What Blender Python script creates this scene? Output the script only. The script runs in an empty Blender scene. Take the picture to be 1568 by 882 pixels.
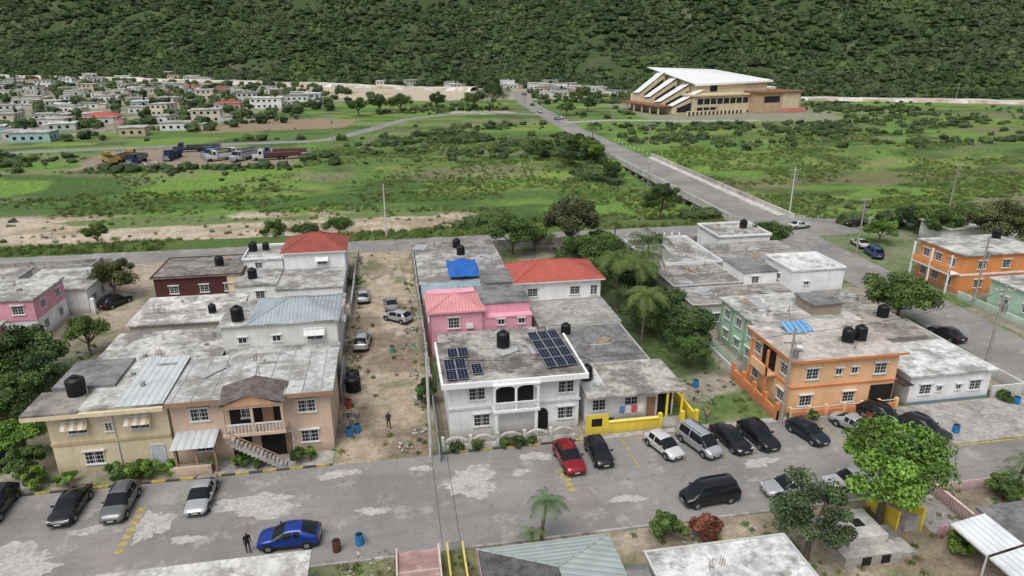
import bpy, bmesh, math, random
import numpy as np
from mathutils import Vector, Matrix
random.seed(7); rng=np.random.default_rng(11)
R=random.uniform
SC=bpy.context.scene
# site frame: x = along the front street, y = across it (away from the viewer), metres
# ------------------------------------------------------------------ helpers
def link(o,parent=None):
    SC.collection.objects.link(o)
    if parent: o.parent=parent
    return o
def N(nt,t,**kw):
    n=nt.nodes.new(t)
    for k,v in kw.items(): setattr(n,k,v)
    return n
_m={}
def newmat(name):
    m=bpy.data.materials.new(name); m.use_nodes=True
    nt=m.node_tree; b=nt.nodes['Principled BSDF']; b.inputs['Specular IOR Level'].default_value=.25
    return m,nt,b
def noise_node(nt,scale,detail=4,rough=.6,stretch=None):
    g=N(nt,'ShaderNodeNewGeometry'); n=N(nt,'ShaderNodeTexNoise')
    n.inputs['Scale'].default_value=scale; n.inputs['Detail'].default_value=min(detail,5); n.inputs['Roughness'].default_value=rough
    if stretch:
        mp=N(nt,'ShaderNodeMapping'); mp.inputs['Scale'].default_value=stretch
        nt.links.new(g.outputs['Position'],mp.inputs[0]); nt.links.new(mp.outputs[0],n.inputs['Vector'])
    else: nt.links.new(g.outputs['Position'],n.inputs['Vector'])
    return n.outputs['Fac']
def ramp(nt,src,a,b,ca=0,cb=1):
    r=N(nt,'ShaderNodeMapRange'); nt.links.new(src,r.inputs[0])
    for i,v in zip((1,2,3,4),(a,b,ca,cb)): r.inputs[i].default_value=v
    return r.outputs[0]
def mix(nt,f,c1,c2,bt='MIX'):
    m=N(nt,'ShaderNodeMix',data_type='RGBA',blend_type=bt)
    for s,v in ((m.inputs[0],f),(m.inputs[6],c1),(m.inputs[7],c2)):
        if isinstance(v,(int,float)): s.default_value=v
        elif isinstance(v,(tuple,list)): s.default_value=(v[0],v[1],v[2],1)
        else: nt.links.new(v,s)
    return m.outputs[2]
def bump(nt,b,src,st=.3,dist=.05):
    n=N(nt,'ShaderNodeBump'); n.inputs['Strength'].default_value=st; n.inputs['Distance'].default_value=dist
    nt.links.new(src,n.inputs['Height']); nt.links.new(n.outputs[0],b.inputs['Normal'])
def wall(c,dirt=.5):
    k=('w',c,dirt)
    if k in _m: return _m[k]
    m,nt,b=newmat('painted_wall')
    c1=mix(nt,ramp(nt,noise_node(nt,.5,4),.42,.7),c,tuple(x*.82 for x in c))
    st=ramp(nt,noise_node(nt,1.0,5,.7,(2.8,2.8,.3)),.48,.76,0,dirt)
    c2=mix(nt,st,c1,tuple(x*.45+.02 for x in c))
    c3=mix(nt,ramp(nt,noise_node(nt,2.6,4,.7),.60,.72,0,dirt*.7),c2,tuple(x*.6+.05 for x in c))
    g=N(nt,'ShaderNodeNewGeometry'); sx=N(nt,'ShaderNodeSeparateXYZ'); nt.links.new(g.outputs['Position'],sx.inputs[0])
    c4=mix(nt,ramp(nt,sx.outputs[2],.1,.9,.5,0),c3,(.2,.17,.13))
    nt.links.new(c4,b.inputs['Base Color']); b.inputs['Roughness'].default_value=.85
    _m[k]=m; return m
def roofc(light,dark,amt=.5,sc=.28):
    """weathered concrete slab with mould stains"""
    k=('r',light,dark,amt,sc)
    if k in _m: return _m[k]
    m,nt,b=newmat('weathered_concrete')
    n1=ramp(nt,noise_node(nt,sc,5,.74),.58-amt*.25,.72-amt*.25)
    n2=ramp(nt,noise_node(nt,sc*5,5,.72),.40,.68,0,.75)
    c1=mix(nt,n1,light,dark); c2=mix(nt,n2,c1,tuple(x*.5 for x in light))
    n3=ramp(nt,noise_node(nt,sc*1.7,5,.7),.58,.64,0,.5)
    c3=mix(nt,n3,c2,tuple(min(1,x*1.25) for x in light))
    c4=mix(nt,ramp(nt,noise_node(nt,sc*3,5,.8,(1,1.6,1)),.55,.65,0,.7),c3,(dark[0]*.6,dark[1]*.6,dark[2]*.6))
    nt.links.new(c4,b.inputs['Base Color']); b.inputs['Roughness'].default_value=.9
    bump(nt,b,n2,.25,.03)
    _m[k]=m; return m
def plain(name,c,rough=.6,metal=0,var=.25,sc=3,coat=0):
    k=('p',name,c)
    if k in _m: return _m[k]
    m,nt,b=newmat(name)
    col=mix(nt,ramp(nt,noise_node(nt,sc,3),.35,.7),c,tuple(x*(1-var) for x in c))
    nt.links.new(col,b.inputs['Base Color']); b.inputs['Roughness'].default_value=rough; b.inputs['Metallic'].default_value=metal
    b.inputs['Coat Weight'].default_value=coat
    _m[k]=m; return m
def metalroof(c,axis='X',sc=3.2,rust=.25):
    k=('mr',c,axis,sc)
    if k in _m: return _m[k]
    m,nt,b=newmat('ribbed_metal_roof')
    g=N(nt,'ShaderNodeNewGeometry'); w=N(nt,'ShaderNodeTexWave',bands_direction=axis); w.inputs['Scale'].default_value=sc*.5
    nt.links.new(g.outputs['Position'],w.inputs['Vector'])
    c1=mix(nt,ramp(nt,noise_node(nt,.6,4),.4,.75,0,.8),c,tuple(x*.65 for x in c))
    c2=mix(nt,ramp(nt,w.outputs['Fac'],.0,.3,.55,0),c1,tuple(x*.5 for x in c))
    c3=mix(nt,ramp(nt,noise_node(nt,2.2,5,.7),.6,.75,0,rust),c2,(.25,.13,.08))
    nt.links.new(c3,b.inputs['Base Color']); b.inputs['Roughness'].default_value=.55
    bump(nt,b,w.outputs['Fac'],.6,.05)
    _m[k]=m; return m
GLASS=plain('window_glass',(.025,.032,.04),.12,0,.4,1)
FRAME=plain('white_frame',(.68,.68,.66),.6)
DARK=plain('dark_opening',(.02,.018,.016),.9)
STEEL=plain('galvanised_steel',(.35,.35,.35),.5,.6)
WOOD=plain('pole_wood',(.36,.33,.29),.9,0,.4,4)
BLACKP=plain('black_plastic',(.015,.016,.018),.45)
CONC=roofc((.42,.40,.37),(.2,.19,.175),.5)
def me_obj(name,verts,faces,mats,idx=None,parent=None,smooth=False,loc=(0,0,0)):
    me=bpy.data.meshes.new(name); me.from_pydata(verts,[],faces)
    for m in mats: me.materials.append(m)
    if idx is not None: me.polygons.foreach_set('material_index',idx)
    if smooth:
        me.polygons.foreach_set('use_smooth',[True]*len(me.polygons))
        me.set_sharp_from_angle(angle=math.radians(38))
    me.update(); o=bpy.data.objects.new(name,me); o.location=loc
    return link(o,parent)
class Bld:
    def __init__(s,name,x=0,y=0,z=0,rot=0):
        s.name=name;s.o=(x,y,z);s.rot=rot;s.p={}
    def _g(s,pn,mat): return s.p.setdefault((pn,mat),([],[]))
    def poly(s,pn,mat,vs,fs):
        V,F=s._g(pn,mat); n=len(V); V.extend([tuple(v) for v in vs]); F.extend([tuple(i+n for i in f) for f in fs])
    def box(s,pn,mat,x0,x1,y0,y1,z0,z1):
        s.poly(pn,mat,[(x0,y0,z0),(x1,y0,z0),(x1,y1,z0),(x0,y1,z0),(x0,y0,z1),(x1,y0,z1),(x1,y1,z1),(x0,y1,z1)],
          [(0,3,2,1),(4,5,6,7),(0,1,5,4),(1,2,6,5),(2,3,7,6),(3,0,4,7)])
    def cyl(s,pn,mat,x,y,z0,z1,r,n=14,r2=None,axis='z'):
        r2=r if r2 is None else r2; vs=[]
        for z,rr in ((z0,r),(z1,r2)):
            for i in range(n):
                t=2*math.pi*i/n; c,q=rr*math.cos(t),rr*math.sin(t)
                vs.append((x+c,y+q,z) if axis=='z' else ((x+c,z,y+q) if axis=='y' else (z,x+c,y+q)))
        fs=[(i,(i+1)%n,n+(i+1)%n,n+i) for i in range(n)]+[tuple(range(n))[::-1],tuple(range(n,2*n))]
        s.poly(pn,mat,vs,fs)
    def rod(s,pn,mat,p,q,r,r2=None,n=7):
        p=Vector(p);q=Vector(q);d=(q-p).normalized();u=d.orthogonal().normalized();w=d.cross(u);r2=r if r2 is None else r2
        vs=[p+(u*math.cos(t)+w*math.sin(t))*r for t in [2*math.pi*i/n for i in range(n)]]
        vs+=[q+(u*math.cos(t)+w*math.sin(t))*r2 for t in [2*math.pi*i/n for i in range(n)]]
        s.poly(pn,mat,vs,[(i,(i+1)%n,n+(i+1)%n,n+i) for i in range(n)]+[tuple(range(n))[::-1],tuple(range(n,2*n))])
    def done(s,smooth=False):
        e=bpy.data.objects.new(s.name,None); e.location=s.o; e.rotation_euler=(0,0,s.rot); e.empty_display_size=.5; link(e)
        for (pn,m),(V,F) in s.p.items(): me_obj(pn,V,F,[m],parent=e,smooth=smooth)
        return e
# ------------------------------------------------------------------ noise and terrain
def vn(x,y,seed=0):
    xi=np.floor(x);yi=np.floor(y);fx=x-xi;fy=y-yi
    def h(a,b):
        v=np.sin(a*127.1+b*311.7+seed*74.7)*43758.5453; return v-np.floor(v)
    ux=fx*fx*(3-2*fx);uy=fy*fy*(3-2*fy)
    return (h(xi,yi)*(1-ux)+h(xi+1,yi)*ux)*(1-uy)+(h(xi,yi+1)*(1-ux)+h(xi+1,yi+1)*ux)*uy
def fbm(x,y,sc,o=4,seed=0):
    t=0;a=.5;s=0
    for i in range(o):
        t=t+a*vn(x/sc,y/sc,seed+i); s+=a; a*=.5; sc*=.5
    return t/s
def ss(x,a,b):
    t=np.clip((x-a)/(b-a),0,1); return t*t*(3-2*t)
ca_,sa_=math.cos(math.radians(10)),math.sin(math.radians(10))
HB_A=[-3000,-900,-350,63,150,257,356,1500]; HB_B=[1750,1180,790,530,495,412,360,90]
def hs(a,b): return (b-np.interp(a,HB_A,HB_B))*.8
def height(a,b):
    a=np.asarray(a,float);b=np.asarray(b,float)
    w=fbm(a,b,14,3,5)*1.2
    dip=ss(b+w*2,129,138)*(1-ss(b+w*3,192,203))
    z=-2.4*dip*(1+.25*(fbm(a,b,9,3,3)-.5))
    s=hs(a,b)
    hz=.07*np.clip(s,0,70)+.2*np.clip(s-40,0,900)
    rid=np.abs(fbm(a,b,330,3,9)-.5)*2
    rid2=fbm(a,b,120,3,19)-.5; rid3=np.abs(fbm(a,b,75,2,39)-.5)*2
    hz=hz+np.clip(s-30,0,400)*.36*(.45-rid)+np.clip(s-20,0,300)*.24*rid2+np.clip(s-10,0,120)*.16*(.4-rid3)
    X=a*ca_-b*sa_; q=X/np.maximum(a*sa_+b*ca_,50)
    hz=hz*(1-.42*np.exp(-((q+.02)/.11)**2)*ss(s,50,220))
    z=z+np.maximum(hz,0)*(s>0)
    return z
def H(a,b): return float(height(np.array([a]),np.array([b]))[0])
def sdpoly(A,B,poly):
    d=np.full(A.shape,1e9);inside=np.zeros(A.shape,bool);n=len(poly)
    for i in range(n):
        x0,y0=poly[i];x1,y1=poly[(i+1)%n];ex,ey=x1-x0,y1-y0
        t=np.clip(((A-x0)*ex+(B-y0)*ey)/(ex*ex+ey*ey),0,1)
        d=np.minimum(d,(A-x0-t*ex)**2+(B-y0-t*ey)**2)
        c=((y0>B)!=(y1>B))
        if y1!=y0: inside^=c&(A<(x1-x0)*(B-y0)/(y1-y0)+x0)
    d=np.sqrt(d); return np.where(inside,d,-d)
def rect(a,b,c,d): return [(a,c),(b,c),(b,d),(a,d)]
def axis(lo,hi,st,out_lo,out_hi,g=1.12):
    v=list(np.arange(lo,hi+1e-6,st)); s=st;x=hi
    while x<out_hi: s*=g;x+=s;v.append(x)
    s=st;x=lo;p=[]
    while x>out_lo: s*=g;x-=s;p.append(x)
    return np.array(p[::-1]+v)
ax=axis(-100,125,.6,-2600,2200,1.05)
by=np.concatenate([np.arange(-20,28,4),np.arange(28,135,.5),np.arange(135,260,1.0),np.arange(260,560,3.),np.arange(560,1200,12.),np.arange(1200,2700,60.)])
A,Bb=np.meshgrid(ax,by); Z=height(A,Bb)
def C(*c): return np.array(c)
GR=C(.095,.16,.04);GB=C(.13,.225,.042);GD=C(.05,.088,.027);GY=C(.22,.24,.07);DT=C(.40,.335,.26);DB=C(.21,.175,.12);PV=C(.30,.285,.26);TAN=C(.46,.385,.30)
def lerp(c,d,t): return c*(1-t[...,None])+d*t[...,None]
col=np.ones(A.shape+(3,))*GR
f1=fbm(A*.55,Bb,22,5,1);f2=fbm(A,Bb,6,4,2);f3=fbm(A,Bb,2,3,4);f4=fbm(A*.3,Bb,8,4,8)
col=lerp(col,GB,ss(f1,.46,.6)); col=lerp(col,GY,ss(f4,.58,.70)*.6); col=lerp(col,GD,ss(fbm(A*.5,Bb,7,4,12),.50,.66)*.8); col=lerp(col,DB,ss(fbm(A*.4,Bb,13,4,33),.59,.72)*.55)
def reg(poly,c,soft=1.,amp=2.,m=1.,sc=None):
    global col
    n=(f3-.5)*amp+(f2-.5)*amp
    t=ss(sdpoly(A,Bb,poly)+n,-soft,soft)*m
    col=lerp(col,c if c.ndim==1 else c,t)
one=np.ones(A.shape+(3,))
dirtmix=lerp(one*DT,DB,ss(f2,.45,.65)*.8)
dirtmix=lerp(dirtmix,GR,ss(fbm(A,Bb,5,4,21),.55,.66)*.8)
townmix=lerp(one*C(.30,.26,.215),DB,ss(f2,.45,.65)*.7); townmix=lerp(townmix,GR,ss(fbm(A,Bb,7,4,24),.5,.6)*.85)
lane=lerp(one*C(.38,.31,.235),C(.22,.17,.125),ss(f2,.44,.62)*.9); lane=lerp(lane,C(.46,.405,.335),ss(fbm(A*1.6,Bb*.6,3,3,61),.58,.68)*.7); lane=lerp(lane,GR*.9,ss(f3*.5+fbm(A,Bb,4,3,26)*.5,.57,.66)*.55)
# river corridor
sand=lerp(one*C(.47,.39,.31),C(.33,.26,.19),ss(fbm(A*.6,Bb,5,4,40),.42,.62)); sand=lerp(sand,GR,ss(fbm(A*.3,Bb,8,4,41),.54,.62)*.9)
reg([(-400,133),(-60,133.5),(-20,135),(14,131),(24,138),(14,153),(-20,157),(-60,162),(-400,180)],sand,2,6,.97)
reg([(-400,182),(-60,165),(60,160),(60,171),(-60,176),(-400,197)],C(.06,.125,.028),2,5,.8)
reg(rect(90,330,165,178),C(.17,.14,.08),3,8,.6)
reg(rect(15,62,127,138),dirtmix,1.5,3,.9)
reg([(-200,122.4),(60,122.4),(60,130),(-200,131.5)],GR*.8,1,3,.9)
# town blocks
reg(rect(-140,-6,51.5,115.2),townmix,.6,1)
reg(rect(2,67,51.5,115.2),townmix,.6,1)
reg(rect(-45,-19,88,116),lerp(dirtmix,DT,ss(f1,.2,.4)*.6),1,3)
reg(rect(-6.6,2.3,51,115.5),lane,.4,.8)
reg(rect(25.8,36,53,62),lerp(townmix,GR,ss(f2,.4,.5)*.8),.5,1)
reg(rect(25.8,35.5,62,110),GD*1.2,.8,1.5,.85)
reg(rect(-140,-35,52,80),GD*1.3,2,4,.8)
reg(rect(-200,100,-20,40.2),lerp(dirtmix,DB,ss(f3,.3,.6)*.6),.4,1)
reg(rect(75.5,150,55,114),lerp(townmix,GR,ss(f1,.4,.6)*.7),.6,2)
# far yards and lots
reg([(-90,209),(-28,206),(-27,238),(-60,250),(-90,246)],C(.27,.215,.165),2,8,.95)
reg([(-72,290),(-20,296),(-12,330),(-66,338)],C(.27,.2,.14),2,6,.9)
reg([(-250,580),(-60,455),(-20,425),(66,425),(66,540),(-50,620),(-200,700)],lerp(one*TAN,GR,ss(fbm(A*.5,Bb,26,4,45),.5,.6)*.8),4,14,.97)
reg([(-135,272),(-68,325),(-45,395),(-25,440),(-60,540),(-400,750),(-700,560),(-300,290)],lerp(townmix,PV,ss(f2,.5,.66)*.6),4,10,.85)
reg([(60,425),(120,420),(190,520),(110,620),(60,560)],lerp(dirtmix,PV,ss(f2,.5,.6)),3,10,.9)
reg([(120,292),(205,285),(225,330),(200,385),(120,385)],C(.26,.245,.2),3,7,.75)
reg([(30,345),(62,342),(62,356),(34,358)],C(.5,.44,.38),2,5,.8)
reg([(84,200),(118,196),(118,290),(84,330)],GB,2,4,.5)
hsv=hs(A,Bb)
t=ss(hsv+(f1-.5)*30,0,14)
fl=lerp(one*C(.05,.075,.026),C(.13,.12,.07),ss(fbm(A,Bb,30,5,50),.60,.72)*.6)
col=lerp(col,fl,t)
ny,nx=A.shape
V=np.stack([A,Bb,Z],-1).reshape(-1,3)
I=np.arange(ny*nx).reshape(ny,nx)
Fq=np.stack([I[:-1,:-1],I[:-1,1:],I[1:,1:],I[1:,:-1]],-1).reshape(-1,4)
me=bpy.data.meshes.new('ground'); me.vertices.add(len(V)); me.vertices.foreach_set('co',V.ravel())
me.loops.add(Fq.size); me.loops.foreach_set('vertex_index',Fq.ravel().astype(np.int32))
me.polygons.add(len(Fq)); me.polygons.foreach_set('loop_start',np.arange(0,Fq.size,4,dtype=np.int32))
me.update(calc_edges=True); me.polygons.foreach_set('use_smooth',[True]*len(Fq))
ca=me.attributes.new('gcol','FLOAT_COLOR','POINT')
ca.data.foreach_set('color',np.concatenate([col.reshape(-1,3),np.ones((len(V),1))],1).ravel())
m,nt,b=newmat('ground_cover')
at=N(nt,'ShaderNodeAttribute',attribute_name='gcol')
nA=noise_node(nt,.9,5,.75)
c1=mix(nt,1.,at.outputs['Color'],mix(nt,ramp(nt,nA,.3,.7),(.55,.55,.55),(1.32,1.32,1.27)),'MULTIPLY')
c2=mix(nt,1.,c1,mix(nt,ramp(nt,noise_node(nt,5,3,.75),.3,.7),(.72,.72,.72),(1.25,1.25,1.25)),'MULTIPLY')
c2=mix(nt,ramp(nt,noise_node(nt,9,2,.8),.70,.74,0,.5),c2,(.5,.48,.44))
nt.links.new(c2,b.inputs['Base Color']); b.inputs['Roughness'].default_value=.95
bump(nt,b,nA,.8,.35)
me.materials.append(m); link(bpy.data.objects.new('ground',me))
# ------------------------------------------------------------------ roads
m,nt,b=newmat('worn_asphalt')
base=mix(nt,ramp(nt,noise_node(nt,.12,4,.6),.38,.62),(.17,.163,.155),(.24,.23,.217))
base=mix(nt,ramp(nt,noise_node(nt,.35,5,.75),.56,.63,0,.6),base,(.35,.335,.31))
base=mix(nt,ramp(nt,noise_node(nt,1.1,5,.7),.56,.70,0,.6),base,(.10,.095,.09))
base=mix(nt,ramp(nt,noise_node(nt,.5,4,.6,(.15,1,1)),.54,.72,0,.5),base,(.11,.105,.10))
base=mix(nt,ramp(nt,noise_node(nt,.22,5,.7),.60,.68,0,.55),base,(.30,.255,.20))
g=N(nt,'ShaderNodeNewGeometry'); vo=N(nt,'ShaderNodeTexVoronoi',feature='DISTANCE_TO_EDGE'); vo.inputs['Scale'].default_value=.28
wn=N(nt,'ShaderNodeTexNoise'); wn.inputs['Scale'].default_value=.8; wn.inputs['Detail'].default_value=4; va=N(nt,'ShaderNodeVectorMath',operation='ADD'); vs_=N(nt,'ShaderNodeVectorMath',operation='SCALE'); vs_.inputs[3].default_value=2.5
nt.links.new(g.outputs['Position'],wn.inputs['Vector']); nt.links.new(wn.outputs['Color'],vs_.inputs[0]); nt.links.new(vs_.outputs[0],va.inputs[0]); nt.links.new(g.outputs['Position'],va.inputs[1])
nt.links.new(va.outputs[0],vo.inputs['Vector'])
base=mix(nt,ramp(nt,vo.outputs['Distance'],.003,.012,.4,0),base,(.08,.075,.07))
base=mix(nt,ramp(nt,noise_node(nt,7,3,.8),.35,.7,0,.25),base,(.33,.31,.29))
nt.links.new(base,b.inputs['Base Color']); b.inputs['Roughness'].default_value=.9; ASPH=m
PATCH=roofc((.40,.38,.35),(.25,.23,.21),.45,.5)
WORN=roofc((.46,.445,.415),(.32,.305,.28),.45,.7)
YEL=plain('yellow_road_paint',(.5,.38,.10),.8,0,.6,5); WHT=plain('white_paint',(.6,.6,.58),.7)
def strip(name,pts,w,z,mat,jit=.12,step=1.5,follow=False):
    P=[];
    for (x0,y0),(x1,y1) in zip(pts[:-1],pts[1:]):
        n=max(1,int(math.hypot(x1-x0,y1-y0)/step))
        P+=[(x0+(x1-x0)*i/n,y0+(y1-y0)*i/n) for i in range(n)]
    P.append(pts[-1])
    if len(pts)>2:
        for _ in range(8): P=[P[0]]+[((P[i-1][0]+2*P[i][0]+P[i+1][0])/4,(P[i-1][1]+2*P[i][1]+P[i+1][1])/4) for i in range(1,len(P)-1)]+[P[-1]]
    vs=[];fs=[]
    for i,(x,y) in enumerate(P):
        x2,y2=P[min(i+1,len(P)-1)];x1,y1=P[max(i-1,0)];d=math.hypot(x2-x1,y2-y1);nx_,ny_=-(y2-y1)/d,(x2-x1)/d
        for s in (-1,1):
            ww=w/2+R(-jit,jit); px,py=x+nx_*ww*s,y+ny_*ww*s
            vs.append((px,py,z+(H(px,py) if follow else 0)))
        if i: fs.append((2*i-2,2*i,2*i+1,2*i-1))
    return me_obj(name,vs,fs,[mat])
strip('front_street',[(-130,45.9),(66,45.9)],12.1,.012,ASPH,.05)
strip('cross_road',[(-220,119),(230,119)],7.2,.016,ASPH,.3)
strip('main_road',[(67.5,10),(70,55),(71,75),(72.5,100),(73.2,125),(73.5,193),(74,275),(79,400),(84,440),(90,480),(96,500)],9.4,.024,ASPH,.12,2,False)
strip('junction_apron',[(60,119),(88,119)],15,.02,ASPH,.3)
strip('side_road',[(-260,232),(-125,247),(-77,253),(-23,259),(-9,286),(8,325),(30,345),(47,350),(76,332)],6,.04,ASPH,.3)
strip('side_road',[(77,300),(100,305),(130,296),(165,292)],6,.045,PATCH,.3)
strip('side_road',[(-60,335),(-110,330),(-200,345),(-320,380)],6,.04,ASPH,.3); strip('side_road',[(-45,395),(-120,440),(-200,500)],6,.05,ASPH,.3)
WCON=roofc((.62,.59,.54),(.38,.33,.28),.55,.03)
EMB=roofc((.45,.38,.30),(.25,.22,.15),.5,.05)
def emb(name,pts,w,h):
    vs=[];fs=[]
    for i,(x,y) in enumerate(pts):
        x2,y2=pts[min(i+1,len(pts)-1)];x1,y1=pts[max(i-1,0)];d=math.hypot(x2-x1,y2-y1);nx_,ny_=-(y2-y1)/d,(x2-x1)/d; hh=h*(.55+.7*vn(np.array([x/14.]),np.array([y/14.]),3)[0])
        for s,zz in ((-w/2-h*1.5-R(0,2),-.6),(-w/2,hh),(w/2,hh+.3),(w/2+h*1.2,-.6)): vs.append((x+nx_*s,y+ny_*s,H(x,y)+zz))
        if i:
            k=4*(i-1)
            for j in range(3): fs.append((k+j,k+4+j,k+5+j,k+1+j))
    me_obj(name,vs,fs,[WCON,EMB],[0 if (k%3==1 or (k//3)%7 in (1,2,3)) else 1 for k in range(len(fs))])
def dens(pts,n=20):
    o=[]
    for (x0,y0),(x1,y1) in zip(pts[:-1],pts[1:]): o+=[(x0+(x1-x0)*i/n,y0+(y1-y0)*i/n) for i in range(n)]
    return o+[pts[-1]]
emb('highway_embankment',dens([(-900,1100),(-350,760),(-180,665),(-70,590),(20,530),(62,505)]),11,2.0)
emb('highway_embankment',dens([(236,400),(315,366),(380,335)]),7,1.6)
def patch(i_,cx,cy,rx,ry):
    ph=[R(0,6) for _ in range(6)];P=[];n=110; z=.017+.004*i_
    for i in range(n):
        t=2*math.pi*i/n; q=1+.22*math.sin(2*t+ph[0])+.16*math.sin(3*t+ph[1])+.1*math.sin(7*t+ph[2])+.07*math.sin(13*t+ph[3])+.05*math.sin(23*t+ph[4])+R(-.05,.05)
        P.append((cx+rx*q*math.cos(t),cy+ry*q*math.sin(t),z))
    me_obj('worn_street_patch',P+[(cx,cy,z)],[(i,(i+1)%n,n) for i in range(n)],[WORN])
for j,p in enumerate([(-12,47.5,3.2,1.4),(-19.4,46.4,1.1,1.9),(5,47.6,2.4,1.8),(-28,43.4,3.4,2.0),(11,50.3,1.2,.7),(1,50.2,.9,.4),(-16.4,44.3,1,.5),(9.2,48.2,.8,.4),(-24,46.6,1.2,.5),(-6,50.6,1.6,.6),(17,43.2,1.3,.5),(30,46,1.6,.6),(-3,45.2,1.1,.5),(44,44,1.8,.7)]): patch(j%3,*p)
k=Bld('painted_road_marking')
for i in range(7):
    y=43.6+i*.78; k.box('dash',YEL,-21.15,-20.55,y,y+.42,.0,.034)
for i in range(5):
    y=44.9+i*.72; k.box('dash',YEL,12.5,13.2,y,y+.36,.0,.034)
for x in (19.3,27.2,38.8,): k.box('bay_line',YEL,x,x+.12,46.8,51.49,0,.034)
k.box('bay_line',YEL,19.3,24.4,51.5,51.62,0,.034)
k.box('bay_line',YEL,48.3,62,45.25,45.45,0,.034)
k.box('stop_line',WHT,69.5,73,113.5,113.9,0,.034)
k.done()
KY=plain('yellow_kerb_paint',(.5,.39,.10),.8,0,.6,3); KB=plain('black_kerb_paint',(.07,.07,.065),.8)
k=Bld('painted_kerb')
def kerb(k,x0,x1,y,stripe=True):
    x=x0;i=0
    while x<x1-.01:
        e=min(x+1.1,x1); k.box('kerb_stone',(KY if i%2 else KB) if stripe else CONC,x,e-.01,y,y+.2,-.1,.14); x=e;i+=1
kerb(k,-31,-6.6,51.95); kerb(k,3,16,51.95); k.done()
k=Bld('concrete_kerb'); kerb(k,-60,-1,39.7,False); kerb(k,4,41,39.7,False); kerb(k,44,64,39.7,False); kerb(k,-60,-31,51.95,False); k.done()
k=Bld('concrete_pavement'); k.box('slab',PATCH,16,48.39,51.8,52.55,-.1,.1); k.box('slab',PATCH,48.4,62.5,45.5,52.3,-.1,.11); k.box('slab',PATCH,16.3,25.4,52.83,54.4,-.1,.09)
k.box('slab',PATCH,-19.5,-6.5,52.2,54.3,-.1,.08); k.box('slab',PATCH,-90,-30.5,52.4,54,-.1,.05); k.done()
# ------------------------------------------------------------------ bridge
k=Bld('river_bridge')
PAR=roofc((.55,.54,.5),(.35,.33,.3),.3)
k.box('deck',CONC,68.2,79,129,200,-.75,-.02)
k.box('parapet',PAR,67.9,68.2,127,203,-.9,.75)
k.box('walkway',PAR,78.4,80.2,127,203,-.5,.16)
for y in np.arange(124,203,2.6): k.box('parapet_wall',WCON,80.2,80.45,y,y+2.45,-.6,.95)
k.box('parapet_cap',WCON,80.15,80.5,124,203.2,.95,1.07)
for x in (68.6,71.5,74.5,77.5): k.box('girder',CONC,x,x+.5,129,200,-1.4,-.75)
for y in np.arange(134,200,5.5):
    k.box('pier_cap',CONC,67.7,79.5,y-.4,y+.4,-1.9,-1.4)
    for x in (68.3,72,76,79): k.cyl('pier',CONC,x,y,-5,-1.9,.38)
k.box('abutment',CONC,67.5,80,126.5,129,-4,-.05); k.box('abutment',CONC,67.5,80,200,203,-4,-.05)
for y in np.arange(203,240,4): k.cyl('guard_post',WHT,80,y,0,.9,.1)
k.done()
# ------------------------------------------------------------------ architecture
def window(k,face,x0,x1,y0,y1,t,z,w,h,grille=True,awn=None):
    """window on a face of the block; t = distance of centre along the face"""
    def bx(pn,mt,u0,u1,d0,d1,z0,z1):
        if face=='S': k.box(pn,mt,x0+u0,x0+u1,y0-d1,y0-d0,z0,z1)
        elif face=='N': k.box(pn,mt,x0+u0,x0+u1,y1+d0,y1+d1,z0,z1)
        elif face=='W': k.box(pn,mt,x0-d1,x0-d0,y0+u0,y0+u1,z0,z1)
        else: k.box(pn,mt,x1+d0,x1+d1,y0+u0,y0+u1,z0,z1)
    a,b_=t-w/2,t+w/2; f=.07
    bx('window_glass',GLASS,a+f,b_-f,-.05,.012,z+f,z+h-f)
    bx('window_frame',FRAME,a,b_,-.05,.06,z+h-f,z+h); bx('window_frame',FRAME,a,b_,-.05,.06,z,z+f)
    bx('window_frame',FRAME,a,a+f,-.05,.06,z+f,z+h-f); bx('window_frame',FRAME,b_-f,b_,-.05,.06,z+f,z+h-f)
    bx('window_frame',FRAME,t-.03,t+.03,-.05,.045,z+f,z+h-f)
    bx('window_sill',FRAME,a-.1,b_+.1,-.05,.14,z-.08,z-.004); bx('window_hood',FRAME,a-.15,b_+.15,-.05,.25,z+h+.08,z+h+.16)
    if grille:
        n=int(w/.3)
        for i in range(1,n): bx('window_grille',FRAME,a+w*i/n-.012,a+w*i/n+.012,.03,.05,z+f,z+h-f)
        for j in (1,2): bx('window_grille',FRAME,a+f,b_-f,.028,.052,z+h*j/3-.015,z+h*j/3+.015)
    if awn:
        n=6;ww=(w+.5)/n
        for i in range(n):
            u=a-.25+i*ww; m_=awn[i%2]
            if face=='S': k.poly('awning',m_,[(x0+u,y0-.02,z+h+.25),(x0+u+ww,y0-.02,z+h+.25),(x0+u+ww,y0-.75,z+h-.45),(x0+u,y0-.75,z+h-.45)],[(0,1,2,3)])
            else:
                xx,sg=(x0,-1) if face=='W' else (x1,1)
                k.poly('awning',m_,[(xx+sg*.02,y0+u,z+h+.25),(xx+sg*.02,y0+u+ww,z+h+.25),(xx+sg*.75,y0+u+ww,z+h-.45),(xx+sg*.75,y0+u,z+h-.45)],[(0,1,2,3)])
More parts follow.
